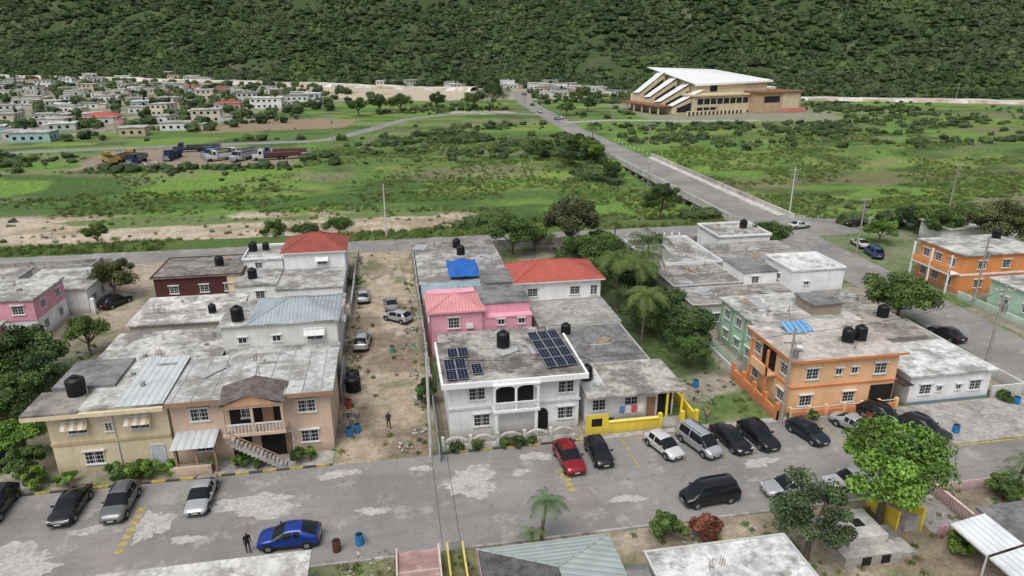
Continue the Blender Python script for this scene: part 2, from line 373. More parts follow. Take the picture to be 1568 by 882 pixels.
def door(k,face,x0,x1,y0,y1,t,z,w=.95,h=2.1,mt=None):
    mt=mt or plain('door_paint',(.35,.2,.12),.5)
    if face=='S':
        k.box('door',mt,x0+t-w/2,x0+t+w/2,y0-.03,y0+.05,z,z+h)
        k.box('door_frame',FRAME,x0+t-w/2-.1,x0+t-w/2,y0-.07,y0+.05,z,z+h); k.box('door_frame',FRAME,x0+t+w/2,x0+t+w/2+.1,y0-.07,y0+.05,z,z+h); k.box('door_frame',FRAME,x0+t-w/2-.1,x0+t+w/2+.1,y0-.07,y0+.05,z+h,z+h+.1)
    else:
        xx,s=(x0,-1) if face=='W' else (x1,1)
        a,b_=sorted((xx-s*.05,xx+s*.03)); k.box('door',mt,a,b_,y0+t-w/2,y0+t+w/2,z,z+h)
def hip(k,pn,mt,x0,x1,y0,y1,z,rise,ov=.5,fascia=None,gable=False):
    x0-=ov;x1+=ov;y0-=ov;y1+=ov;w,d=x1-x0,y1-y0; ins=0 if gable else min(w,d)/2
    if w>=d: r0=(x0+ins,(y0+y1)/2,z+rise);r1=(x1-ins,(y0+y1)/2,z+rise);F=[(0,1,5,4),(2,3,4,5),(3,0,4),(1,2,5)]
    else: r0=((x0+x1)/2,y0+ins,z+rise);r1=((x0+x1)/2,y1-ins,z+rise);F=[(1,2,5,4),(3,0,4,5),(0,1,4),(2,3,5)]
    k.poly(pn,mt,[(x0,y0,z),(x1,y0,z),(x1,y1,z),(x0,y1,z),r0,r1],F)
    for p,q in (((x0,y0,z),r0),((x0,y1,z),r0 if w>=d else r1),((x1,y0,z),r1 if w>=d else r0),((x1,y1,z),r1),(r0,r1)):
        if p!=q: k.rod('ridge_cap',mt,(p[0],p[1],p[2]+.02),(q[0],q[1],q[2]+.03),.07,n=5)
    f=fascia or FRAME
    k.box('fascia',f,x0,x1,y0,y0+.06,z-.18,z-.004);k.box('fascia',f,x0,x1,y1-.06,y1,z-.18,z-.004);k.box('fascia',f,x0,x0+.06,y0+.06,y1-.06,z-.18,z-.004);k.box('fascia',f,x1-.06,x1,y0+.06,y1-.06,z-.18,z-.004)
    k.box('soffit',f,x0+.06,x1-.06,y0+.06,y1-.06,z-.14,z-.05)
def block(k,x0,x1,y0,y1,h,wm,rm=None,ov=.35,slab=.18,par=0,z0=-.3,pre=''):
    k.box(pre+'walls',wm,x0,x1,y0,y1,z0,h)
    if rm:
        k.box(pre+'roof_slab',rm,x0-ov,x1+ov,y0-ov,y1+ov,h+.003,h+slab)
        if par:
            X0,X1,Y0,Y1=x0-ov,x1+ov,y0-ov,y1+ov;zt=h+slab
            k.box(pre+'parapet',wm,X0,X1,Y0,Y0+.15,zt+.002,zt+par);k.box(pre+'parapet',wm,X0,X1,Y1-.15,Y1,zt+.002,zt+par)
            k.box(pre+'parapet',wm,X0,X0+.15,Y0+.15,Y1-.15,zt+.002,zt+par);k.box(pre+'parapet',wm,X1-.15,X1,Y0+.15,Y1-.15,zt+.002,zt+par)
RUST=plain('rust_steel',(.2,.09,.05),.8); PLY=plain('weathered_plywood',(.3,.24,.17),.9,0,.4,3); ZINC=metalroof((.42,.43,.43),'X',4,.5)
def roofclutter(k,x0,x1,y0,y1,z,n=5):
    for i in range(n):
        x,y=R(x0+.5,x1-.8),R(y0+.5,y1-.8);t=random.random()
        if t<.22: k.box('roof_block',CONC,x,x+R(.2,.5),y,y+R(.2,.5),z,z+R(.15,.4))
        elif t<.42: k.rod('vent_pipe',STEEL,(x,y,z),(x,y,z+R(.4,.9)),.05)
        elif t<.58: k.rod('roof_pipe',WHT,(x,y,z+.05),(x+R(-2,2),y+R(-1.5,1.5),z+.05),.035)
        elif t<.7:
            a=R(0,3);w,l=R(.5,1),R(.8,1.4);c,s=math.cos(a),math.sin(a)
            k.poly('roof_sheet',random.choice([PLY,ZINC,ZINC]),[(x+c*l+s*w,y+s*l-c*w,z+R(.05,.12)),(x+c*l-s*w,y+s*l+c*w,z+R(.05,.2)),(x-c*l-s*w,y-s*l+c*w,z+.04),(x-c*l+s*w,y-s*l-c*w,z+.04)],[(0,1,2,3)])
        elif t<.8: k.box('roof_curb',CONC,x,min(x+R(1,3),x1),y,y+.18,z-.01,z+.16)
        else:
            for j in range(4): k.rod('rebar',RUST,(x+j%2*.2,y+j//2*.2,z),(x+j%2*.2+R(-.05,.05),y+j//2*.2,z+R(.5,.9)),.018)
def tank(x,y,z,r=.62,h=1.5):
    k=Bld('water_tank',x,y,z)
    k.cyl('stand',CONC,0,0,-.02,.12,r*1.05,20)
    n=7
    for i in range(n):
        a=.12+i*h*.8/n; st=h*.8/n
        k.cyl('tank_rib',BLACKP,0,0,a,a+st*.7,r,22); k.cyl('tank_groove',BLACKP,0,0,a+st*.7,a+st,r*.95,22)
    a=.12+h*.8; k.cyl('tank_shoulder',BLACKP,0,0,a,a+h*.12,r*.97,22,r*.6); k.cyl('tank_lid',BLACKP,0,0,a+h*.12,a+h*.2,r*.36,16)
    k.rod('pipe',WHT,(r+.05,0,-.2),(r+.05,0,h*.5),.03)
    k.done()
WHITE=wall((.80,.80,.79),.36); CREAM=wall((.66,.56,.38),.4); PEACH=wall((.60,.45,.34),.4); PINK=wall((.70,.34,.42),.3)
LROOF=roofc((.47,.46,.435),(.17,.16,.15),.65); LROOF2=roofc((.54,.53,.50),(.18,.17,.155),.58); GROOF=roofc((.23,.225,.22),(.10,.098,.095),.5); BROOF=roofc((.31,.285,.255),(.12,.11,.10),.65); WROOF=roofc((.66,.66,.64),(.24,.23,.21),.48)
STAIN=roofc((.42,.40,.36),(.10,.09,.08),.62,.22)
AWN=(plain('awning_cream',(.62,.58,.48)),plain('awning_tan',(.42,.33,.22)))
# --- cream + peach duplex
k=Bld('cream_apartment_house',0,0)
block(k,-29,-19.75,54.4,62.3,6.1,CREAM)
MR=metalroof((.50,.53,.53),'X',1.1,.15)
k.poly('metal_roof',MR,[(-23.5,53.8,6.35),(-19.72,53.8,6.35),(-19.72,62.8,6.5),(-23.5,62.8,6.5)],[(0,1,2,3)])
k.box('roof_slab',BROOF,-30.4,-26.21,53.6,57.59,6.103,6.3)
k.box('roof_slab',LROOF2,-26.2,-19.72,53.9,62.6,6.11,6.33)
k.box('upper_roof',GROOF,-29.6,-24.6,57.6,62.9,6.115,6.62)
k.box('fascia',CREAM,-30.42,-19.74,53.56,53.86,5.75,6.1)
k.box('string_course',wall((.5,.40,.24)),-29.05,-19.8,54.3,54.4,2.9,3.15)
for t,z in ((2.2,3.9),(7,3.9)): window(k,'S',-29,-19.75,54.4,62.3,t,z,1.5,1.15,awn=AWN)
window(k,'S',-29,-19.75,54.4,62.3,4.6,3.9,.6,.8); window(k,'S',-29,-19.75,54.4,62.3,3,.9,1.5,1.2)
door(k,'S',-29,-19.75,54.4,62.3,8,.05,mt=plain('door_blue',(.5,.55,.6))); window(k,'W',-29,-19.75,54.4,62.3,4,3.9,1.2,1.1)
k.rod('drain_pipe',WHT,(-24,54.33,0),(-24,54.33,6),.05); roofclutter(k,-26,-20,55,62,6.45,3)
k.done()
k=Bld('peach_apartment_house')
block(k,-19.6,-6.5,54.6,62.3,6.0,PEACH)
MRL=roofc((.50,.51,.49),(.24,.22,.2),.55,.4)
k.box('roof_slab',MRL,-19.68,-6.1,53.9,62.7,6.003,6.24)
for i in range(9): k.box('roof_seam',metalroof((.4,.4,.38)),-19.2+i*1.5,-19.12+i*1.5,53.95,62.6,6.24,6.29)
BR=wall((.33,.2,.13)); SH=roofc((.17,.15,.14),(.09,.06,.05),.5,1.2)
k.box('fascia',BR,-19.68,-6.08,53.86,53.9,5.8,6.22)
# balcony with gable
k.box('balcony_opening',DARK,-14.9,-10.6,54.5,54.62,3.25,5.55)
k.box('balcony_floor',PEACH,-15.3,-10.2,53.1,54.6,2.95,3.2)
for x in (-15.2,-12.9,-10.45): k.box('balcony_column',PEACH,x,x+.22,53.15,53.37,3.2,5.6)
k.box('balcony_beam',PEACH,-15.3,-10.2,53.1,53.45,5.6,5.9)
k.box('balcony_door',BR,-12.2,-11.3,54.42,54.5,3.25,5.3); window(k,'S',-19.6,-6.5,54.5,62,6.1,4.0,.9,1.1)
for i in range(16): k.box('baluster',FRAME,-14.9+i*.28,-14.83+i*.28,53.2,53.27,3.2,4.0)
k.box('balcony_rail',FRAME,-14.97,-10.46,53.16,53.3,4.0,4.1)
k.poly('porch_gable',SH,[(-15.5,52.7,6.1),(-12.75,52.7,7.0),(-10,52.7,6.1),(-10,56.2,6.3),(-12.75,56.2,7.1),(-15.5,56.2,6.3)],[(0,1,4,5),(1,2,3,4)])
k.poly('gable_wall',wall((.6,.34,.2)),[(-15.2,52.95,5.9),(-10.3,52.95,5.9),(-12.75,52.95,6.9)],[(0,1,2)])
window(k,'S',-19.6,-6.5,54.6,62,2.3,4.0,1.5,1.2)
window(k,'S',-19.6,-6.5,54.6,62,11.1,4.0,1.5,1.2); window(k,'S',-19.6,-6.5,54.6,62,11.1,1.0,1.5,1.2); window(k,'S',-19.6,-6.5,54.6,62,2.3,1.0,1.4,1.2)
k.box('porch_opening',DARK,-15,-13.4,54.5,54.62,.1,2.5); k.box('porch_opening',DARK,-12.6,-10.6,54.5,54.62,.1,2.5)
k.box('yard_wall',PEACH,-19.6,-16.4,52.3,52.5,-.1,1.0)
k.poly('porch_roof',MR,[(-19.4,52.2,2.75),(-15.9,52.2,2.75),(-15.9,54.6,3.1),(-19.4,54.6,3.1)],[(0,1,2,3)])
for x in (-19.2,-17.6,-16.1): k.box('porch_post',BR,x,x+.18,52.55,52.73,.1,2.74)
for i in range(14):   # exterior stair
    k.box('stair_step',CONC,-14.6+i*.3,-14.3+i*.3,52.3,53.08,max(-.1,2.8-i*.21-.35),3.0-i*.21)
k.rod('stair_rail',BR,(-14.6,52.28,3.9),(-10.4,52.28,1.0),.05)
for i in range(7): k.rod('stair_baluster',BR,(-14.5+i*.65,52.28,2.9-i*.44),(-14.5+i*.65,52.28,3.8-i*.44),.03)
door(k,'S',-19.6,-6.5,54.6,62,9.1,.05,mt=BR)
window(k,'E',-19.6,-6.5,54.6,62,4,4,1.2,1.1); roofclutter(k,-19,-7,57,62,6.29,6); k.done()
# rear annexe and houses left of the lane
k=Bld('concrete_annexe'); block(k,-18,-7,63,70.2,3.2,wall((.5,.5,.47)),LROOF); roofclutter(k,-18,-7,63,70,3.38,6); k.done()
k=Bld('grey_roof_house'); block(k,-18.8,-6.9,70.7,77.6,5.9,wall((.68,.70,.66),.35),LROOF2,.3)
hip(k,'hip_roof',metalroof((.33,.38,.40),'X',1.6,.1),-15.6,-7.0,70.9,77.6,6.15,1.3,.45)
for t in (2,5.5): window(k,'S',-18.8,-6.9,70.7,77.6,t,3.9,.9,.7,False)
window(k,'S',-18.8,-6.9,70.7,77.6,9.5,3.8,1.7,1.2,awn=(FRAME,FRAME)); window(k,'E',-18.8,-6.9,70.7,77.6,3.5,3.8,1.5,1.2,awn=(FRAME,FRAME)); window(k,'W',-18.8,-6.9,70.7,77.6,4,3.8,1.2,1.1); k.done()
k=Bld('flat_roof_house'); block(k,-31,-19.1,65.5,77,3.1,wall((.5,.46,.4)),roofc((.56,.55,.52),(.15,.14,.13),.7,.25)); block(k,-25,-19.1,62.9,65.1,3.0,wall((.45,.33,.25)),GROOF,.05,pre='porch_'); roofclutter(k,-31,-19,66,77,3.28,12); k.done()
k=Bld('flat_roof_house'); block(k,-31,-19.5,79.3,88,3.3,wall((.5,.45,.38)),roofc((.6,.59,.56),(.22,.2,.18),.6,.3)); window(k,'S',-31,-19,79.3,88,3,1,1.4,1.2); roofclutter(k,-31,-20,80,87,3.48,12); k.done()
k=Bld('concrete_annexe'); block(k,-18.7,-7,79,86,3.2,wall((.6,.6,.56)),LROOF,.2); roofclutter(k,-18,-7,79,86,3.38,7); k.done()
k=Bld('maroon_house'); block(k,-33.5,-22,96.6,105.5,3.3,wall((.085,.03,.03),.3),BROOF,.3,par=.12)
k.box('side_wall',CREAM,-23.8,-22.02,96.5,96.6,0,3.28)
for t in (2.5,6.5,9.8): window(k,'S',-33.5,-22,96.6,105.5,t,1,1.2,1.1)
roofclutter(k,-33,-22,97,105,3.5,6); k.done()
RED=metalroof((.30,.075,.055),'X',1.8,.1); REDB=metalroof((.42,.10,.075),'X',1.8,.05)
k=Bld('red_roof_house'); block(k,-16.3,-7.6,99.2,106.8,5.3,WHITE); hip(k,'hip_roof',RED,-16.3,-7.6,99.2,106.8,5.4,1.9,.4)
window(k,'S',-16.3,-7.6,99.2,106.8,5.4,3.4,1.4,1.1,awn=(FRAME,FRAME)); window(k,'S',-16.3,-7.6,99.2,106.8,2,1,1.2,1.1); window(k,'E',-16.3,-7.6,99.2,106.8,3.5,3.2,1.2,1.1)
k.box('string_course',wall((.4,.4,.4)),-16.36,-7.54,99.13,99.2,2.7,2.85)
block(k,-16.3,-7.6,90.5,98.9,2.7,WHITE,LROOF,.15,pre='annexe_'); k.done()
k=Bld('white_stepped_house'); block(k,-22,-16.6,100,107,4.2,WHITE,LROOF2,.2,par=.3); block(k,-21.9,-16.6,92.5,99.5,2.9,WHITE,LROOF,.2,pre='lower_')
window(k,'S',-22,-16.5,92.5,107,3.2,1,1.2,1.1); window(k,'S',-22,-16.5,100,107,2,3,1,.9); k.done()
k=Bld('pink_trim_house'); block(k,-56,-43.3,85,93,5.2,WHITE,LROOF2,.3,.2); k.box('pink_band',PINK,-43.3,-43.2,85,93,2.7,5.1); k.box('pink_band',PINK,-56,-43.2,84.9,85,2.7,5.1)
for t in (2,6): window(k,'E',-56,-43.2,85,93,t,3.5,1.1,1.1); window(k,'E',-56,-43.3,85,93,t,.9,1.1,1.1)
for t in (8,11): window(k,'S',-56,-43.3,84.9,93,t,3.5,1.3,1.1)
roofclutter(k,-56,-44,85,93,5.4,6); k.done()
k=Bld('white_house'); block(k,-50,-41,93.7,103,3.3,WHITE,LROOF2,.3)
for t in (2,5,8): window(k,'E',-50,-41,93.7,103,t,1,1.1,1.1)
k.box('gate_pillar',WHITE,-40.5,-40,92.8,93.3,0,2.2); k.done()
k=Bld('pink_house'); block(k,-62,-46,75,83.4,3.2,wall((.62,.27,.27),.3),LROOF2,.3); 
for t in (2,5): window(k,'E',-62,-46,75,83,t,1,1.1,1.1)
k.done()
k=Bld('concrete_house'); block(k,-70,-52,95,104,3.4,wall((.55,.55,.52)),LROOF,.3); roofclutter(k,-60,-52,95,104,3.6,5); k.done()
k=Bld('ruined_house')
for y in (107,110.5,113): k.box('wall',CONC,-62,-46,y,y+.2,-.2,R(1.2,2.2))
for x in (-62,-57,-52,-46.2): k.box('cross_wall',CONC,x,x+.2,107.2,112.99,-.2,R(1.2,2.4))
k.done()
# --- white solar house
k=Bld('white_solar_house')
block(k,3.8,16,54.6,62.4,5.7,WHITE); k.box('roof_slab',STAIN,3.35,16.35,53.75,62.8,5.703,5.92)
k.box('roof_trim',WHITE,3.15,16.55,53.55,53.75,5.5,6.0);k.box('roof_trim',WHITE,3.15,3.35,53.75,62.8,5.5,6.0);k.box('roof_trim',WHITE,16.35,16.55,53.75,62.8,5.5,6.0)
k.box('belt_course',FRAME,3.7,16.1,54.45,54.6,2.85,3.05)
for t,z in ((2.6,3.7),(10.9,3.7),(3,.95),(10.9,.95)): window(k,'S',3.8,16,54.6,62.4,t,z,1.5,1.25)
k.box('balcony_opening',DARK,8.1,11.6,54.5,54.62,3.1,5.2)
k.box('balcony_floor',WHITE,7.7,12,53.2,54.45,2.85,3.1)
for x in (7.75,9.7,11.75): k.cyl('balcony_column',WHITE,x+.1,53.4,3.1,5.3,.12); 
for xc in (8.85,10.8):      # arches
    pts=[(xc+.95*math.cos(t),53.35,5.0+.5*math.sin(t)) for t in [math.pi*i/10 for i in range(11)]]
    vs=pts+[(p[0],53.35,5.7) for p in pts]; k.poly('balcony_arch',WHITE,vs,[(i,i+1,12+i,11+i) for i in range(10)])
k.box('balcony_beam',WHITE,7.7,12,53.25,53.5,5.52,5.7)
for i in range(14): k.cyl('baluster',FRAME,8.05+i*.28,53.35,3.1,3.75,.05,6)
k.box('balcony_rail',FRAME,7.75,11.95,53.27,53.43,3.75,3.87)
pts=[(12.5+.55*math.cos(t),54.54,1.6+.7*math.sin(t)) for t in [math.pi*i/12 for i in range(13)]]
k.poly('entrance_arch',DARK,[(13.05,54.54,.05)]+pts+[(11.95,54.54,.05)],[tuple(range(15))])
k.box('porch_column',WHITE,11.5,11.8,53.3,53.6,0,2.85);k.box('porch_column',WHITE,7.8,8.1,53.3,53.6,0,2.85)
window(k,'W',3.8,16,54.6,62.4,3,3.7,1.2,1.2);window(k,'E',3.8,16,54.6,62.4,3,3.7,1.2,1.2)
roofclutter(k,4,16,58,62,5.92,4); k.done()
PAN=plain('solar_cell',(.012,.016,.035),.15,0,.3,2); PF=plain('panel_frame',(.45,.46,.48),.4,.5)
def solar(x,y,z,nx_,ny_,rot=0,tilt=.12):
    k=Bld('solar_panel_array',x,y,z,rot); w,h=1.0,1.65
    def pt(u,v,d=0): return (u,v*math.cos(tilt),.25+v*math.sin(tilt)+d)
    for i in range(nx_):
        for j in range(ny_):
            u,v=i*(w+.03),j*(h+.03)
            k.poly('frame',PF,[pt(u,v),pt(u+w,v),pt(u+w,v+h),pt(u,v+h)],[(0,1,2,3)])
            for a in range(3):
                for c in range(5):
                    x0,x1=u+.04+a*(w-.08)/3+.01,u+.04+(a+1)*(w-.08)/3-.01;y0,y1=v+.04+c*(h-.08)/5+.01,v+.04+(c+1)*(h-.08)/5-.01
                    k.poly('cells',PAN,[pt(x0,y0,.012),pt(x1,y0,.012),pt(x1,y1,.012),pt(x0,y1,.012)],[(0,1,2,3)])
    for u in (.2,nx_*1.03-.2):
        for v in (.2,ny_*1.68-.2): k.rod('leg',PF,(u,v*math.cos(tilt),-.02),pt(u,v),.03)
    k.done()
solar(3.7,54.1,5.94,2,1,.03); solar(6.1,54.9,5.94,1,1,.03); solar(3.7,56.1,5.94,2,1,.03,.15); solar(4.2,58.6,5.94,2,1,.02); solar(13.0,55.0,5.94,3,4,.10,.1)
k=Bld('balustrade_fence')
k.box('base_wall',PAR,2.9,15.2,52.5,52.7,-.1,.45)
for i in range(5):
    x=2.9+i*2.45; k.box('fence_pillar',PAR,x,x+.3,52.42,52.78,0,1.35)
    xs=[x+.3+j*.22 for j in range(10)]; top=[.95+.35*math.sin(math.pi*j/9) for j in range(10)]
    for a,t in zip(xs,top): k.box('fence_baluster',PAR,a,a+.09,52.56,52.64,.45,t)
    for j in range(9): k.poly('fence_cap',PAR,[(xs[j],52.5,top[j]),(xs[j+1],52.5,top[j+1]),(xs[j+1],52.7,top[j+1]),(xs[j],52.7,top[j]),(xs[j],52.5,top[j]-.18),(xs[j+1],52.5,top[j+1]-.18)],[(0,1,2,3),(4,5,1,0)])
k.done()
k=Bld('flat_roof_house'); block(k,4,15.2,63.1,71,3.1,wall((.5,.48,.45)),STAIN,.15); roofclutter(k,4,15,63,71,3.3,8); k.done()
k=Bld('pink_two_storey_house')
block(k,3.3,9.2,71.6,79,5.7,PINK); block(k,9.2,15,73,79,5.7,PINK,GROOF,.1,.15,pre='rear_'); k.box('corner_trim',plain('pink_dark',(.5,.12,.2)),3.22,3.3,71.5,72.1,0,5.7)
hip(k,'hip_roof',metalroof((.62,.27,.27),'X',1.8,.05),3.3,9.2,71.6,77,5.75,1.0,.4,PINK)
k.box('wing',PINK,9.2,15,71.9,73,-.2,4.4); k.box('wing_roof',PINK,9.21,15.1,71.8,72.99,4.4,4.55)
window(k,'S',3.3,9.2,71.6,79,2.6,3.6,1.3,1.3); k.box('ac_unit',FRAME,7.3,8.1,71.2,71.58,3.6,4.1)
for t in (2.2,4.6): window(k,'S',9.2,15,71.9,79,t,3.5,.8,.7,False)
window(k,'W',3.3,15,71.6,79,3,3.6,1.2,1.2); k.done()
k=Bld('rooftop_shed_house'); block(k,3.2,10.3,79.4,84.5,4.4,wall((.35,.36,.36)),metalroof((.30,.38,.41),'X',1.6,.4),.3,.12); block(k,10.7,14.2,79.4,85,5.9,wall((.3,.3,.3)),GROOF,.1,.12,pre='rear_'); roofclutter(k,4,10,80,84,4.5,5); k.done()
k=Bld('white_red_roof_house'); block(k,14.6,25.5,79.2,86.4,5.9,WHITE); hip(k,'hip_roof',REDB,14.6,25.5,79.2,86.4,5.95,1.6,.5)
for t in (2,7.5): window(k,'S',14.6,25.5,79.2,86.4,t,3.9,1.3,1.1); 
window(k,'S',14.6,25.5,79.2,86.4,10,3.7,.9,1.3); k.box('string_course',wall((.5,.5,.48)),14.5,25.6,79.1,79.2,3.2,3.4); k.done()
k=Bld('long_flat_roof_house'); block(k,3,15,86.5,101,3.7,wall((.48,.46,.42)),LROOF,.3); roofclutter(k,3,15,87,100,3.88,18)
block(k,3,15.3,101.6,108,3.2,wall((.5,.46,.4)),BROOF,.2,pre='rear_'); roofclutter(k,3,15,102,108,3.4,8); k.done()
k=Bld('blue_tarpaulin'); TP=plain('blue_tarp',(.02,.13,.45),.5,0,.4,2)
n=10; vs=[(6.8+4.2*i/n,87+6*j/n,4.4+.5*math.sin(i*.9)*math.sin(j*.5)*.4+ .6*j/n+R(-.06,.06)) for j in range(n+1) for i in range(n+1)]
k.poly('sheet',TP,vs,[(j*(n+1)+i,j*(n+1)+i+1,(j+1)*(n+1)+i+1,(j+1)*(n+1)+i) for j in range(n) for i in range(n)])
for x,y,zt in ((6.9,87.1,4.4),(10.9,87.1,4.4),(6.9,92.8,5),(10.9,92.8,5)): k.rod('post',WOOD,(x,y,3.85),(x,y,zt),.05)
k.done()
k=Bld('flat_roof_house'); block(k,15.8,25.6,71.2,78.8,3.1,wall((.5,.5,.48)),roofc((.38,.37,.34),(.22,.21,.195),.45),.1); roofclutter(k,16,25,72,78,3.3,4); k.done()
k=Bld('flat_roof_house'); block(k,16.6,25.2,60.9,70.8,2.9,wall((.42,.42,.4)),GROOF,.15,par=.15); roofclutter(k,17,25,61,70,3.1,9); k.done()
# --- yellow wall bungalow
YW=wall((.80,.60,.06),.3)
k=Bld('white_bungalow'); block(k,16.7,25.6,55,60.6,3.05,WHITE); k.box('roof_slab',roofc((.48,.45,.40),(.14,.13,.115),.65,.3),16.6,26.4,53.9,60.7,3.053,3.25); k.box('roof_slab',WROOF,16.65,19,54.5,60.5,3.25,3.27)
for t in (1.4,4.6): window(k,'S',16.7,25.6,55,60.6,t,1.2,1.3,1.2)
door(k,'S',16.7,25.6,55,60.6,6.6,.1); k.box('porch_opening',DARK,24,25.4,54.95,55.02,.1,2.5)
for x in (24.6,26.1): k.cyl('porch_column',YW,x,54.1,0,3.05,.13)
for i,(x,c) in enumerate([(19.8,(.1,.2,.45)),(20.4,(.6,.6,.6)),(21,(.5,.1,.1)),(21.6,(.7,.7,.65))]): k.box('hanging_laundry',plain('cloth',c,.9),x,x+.5,53.9,53.93,1.3,2.1)
k.rod('clothes_line',WHT,(19.5,53.915,2.12),(22.5,53.915,2.12),.012)
roofclutter(k,17,25,55,60,3.27,5); k.done()
k=Bld('yellow_boundary_wall')
k.box('wall',YW,16.2,23.2,52.62,52.82,-.1,1.25); k.box('wall',YW,16.2,18.3,52.56,52.62,.0,2.2); k.box('window',DARK,16.7,17.7,52.54,52.56,1.0,1.8); k.box('wall_cap',plain('wall_cap',(.85,.7,.2)),18.3,23.19,52.52,52.9,1.25,1.33)
for x in (23.2,25.4,26.8): k.box('pillar',YW,x,x+.35,52.5,52.85,-.1,1.7)
for i in range(12): k.box('gate_bar',WHT,23.6+i*.15,23.65+i*.15,52.62,52.67,.15,1.3)
k.box('wall',YW,26.8,27,52.9,58,-.1,1.3); k.done()
# --- orange house
OR=wall((.80,.49,.27),.22); OR2=wall((.64,.23,.09),.3)
k=Bld('orange_two_storey_house')
block(k,36.6,47.8,52.9,61,5.8,OR); k.box('roof_slab',roofc((.52,.48,.43),(.3,.27,.24),.5),36.1,48.3,52.4,61.3,5.803,6.02)
k.box('roof_band',OR2,36.05,48.35,52.35,52.4,5.8,6.04); k.box('roof_band',OR2,36.05,36.1,52.4,61.3,5.8,6.04)
k.box('belt',OR2,36.5,47.9,52.78,52.9,2.9,3.05); k.box('belt',OR2,36.5,36.6,52.9,61,2.9,3.05); k.box('plinth',OR2,36.5,47.9,52.76,52.9,-.1,.4)
for t in (2,9.3): window(k,'S',36.6,47.8,52.9,61,t,3.75,1.3,1.15)
for t in (4.8,6.5): window(k,'S',36.6,47.8,52.9,61,t,4.0,.7,.7,False)
for t in (1.7,6.3): window(k,'S',36.6,47.8,52.9,61,t,.9,1.3,1.15)
for z in (.9,3.75):
    for t in (1.5,6.5): window(k,'W',36.6,47.8,52.9,61,t,z,1.2,1.15)
k.box('porch_opening',DARK,45.2,47.7,52.84,52.9,.4,2.5); k.box('balcony_opening',DARK,36.52,36.6,56,58.4,3.2,5.2)
k.box('balcony_floor',OR,35.4,36.5,55.6,58.8,2.9,3.1); k.box('balcony_wall',OR,35.4,35.55,55.6,58.8,3.1,3.9)
for y in (55.6,58.6): k.box('balcony_column',OR2,35.38,35.58,y,y+.2,0,5.8)
k.poly('solar_heater',plain('heater_blue',(.1,.3,.55),.3),[(39.2,58.4,6.1),(42.2,58.6,6.1),(42.1,60.4,6.6),(39.1,60.2,6.6)],[(0,1,2,3)])
for i in range(5): k.rod('heater_rib',FRAME,(39.4+i*.6,58.6,6.17),(39.4+i*.6,60.2,6.63),.03)
k.cyl('satellite_dish',FRAME,38,54.5,6.4,6.5,.35,16); k.rod('dish_mast',STEEL,(38,54.5,6),(38,54.5,6.4),.04)
roofclutter(k,37,47,53,60,6.02,8); k.done()
k=Bld('orange_garden_wall'); 
k.box('wall',OR2,36.2,47.8,52.0,52.2,-.1,.8)
for i in range(7): k.box('pillar',OR,36.2+i*1.9,36.5+i*1.9,51.93,52.27,-.1,1.3)
k.box('rail',FRAME,36.2,47.8,52.05,52.12,1.1,1.16)
k.box('wall',OR2,34.9,35.1,52,61,-.1,1.2)
for i in range(5): k.box('pillar',OR2,34.82,35.18,52+i*2.2,52.4+i*2.2,-.1,1.9)
k.done()
GRN=wall((.43,.64,.46),.3)
k=Bld('mint_green_house'); block(k,38.2,50,62.3,71,5.2,GRN,LROOF2,.35); 
for z in (.9,3.4):
    for t in (1.6,4.3,7): window(k,'W',38.2,50,62.3,71,t,z,1.1,1.1)
for y in (62.4,65,68,70.6): k.box('pilaster',wall((.3,.42,.3)),38.05,38.2,y,y+.25,0,5.2)
roofclutter(k,39,45,63,70,5.38,9); k.box('stair_tower',wall((.3,.25,.2)),45.5,49,64,67.5,5.2,6.6); k.box('stair_roof',GROOF,45.3,49.2,63.8,67.7,6.6,6.75); k.done()
k=Bld('green_picket_fence'); 
for i in range(36): k.box('picket',wall((.5,.6,.5)),35.9,35.98,61.8+i*.3,61.95+i*.3,.5,1.5)
k.box('rail',FRAME,35.98,36.04,61.8,72.5,1.1,1.2); k.box('base',WHITE,35.8,36.1,61.8,72.5,-.1,.5); k.done()
k=Bld('brown_flat_roof_house'); block(k,50.6,57.5,60.2,70.5,3.7,wall((.45,.4,.35)),roofc((.4,.36,.3),(.16,.15,.13),.6),.2); roofclutter(k,51,57,61,70,3.9,12); k.done()
k=Bld('white_bungalow'); block(k,49.4,58.6,52.6,59.4,3.2,WHITE,WROOF,.35); k.box('porch_awning',plain('dark_roof',(.05,.04,.04)),47.9,49.0,51.7,55,2.7,2.8)
for t in (1.8,7.5): window(k,'S',49.4,58.6,52.6,59.4,t,1.1,1.3,1.1)
for t in (3.4,5.6): window(k,'S',49.4,58.6,52.6,59.4,t,1.3,.6,.6,False)
k.box('plinth_stripe',wall((.1,.3,.5)),49.4,58.62,52.55,52.6,.12,.3); k.done()
k=Bld('brick_garden_wall'); k.box('wall',wall((.6,.6,.58)),62.6,62.8,45,70,-.1,1.4); k.box('wall',wall((.6,.6,.58)),58.9,62.59,52.31,52.5,-.1,1.4); k.done()
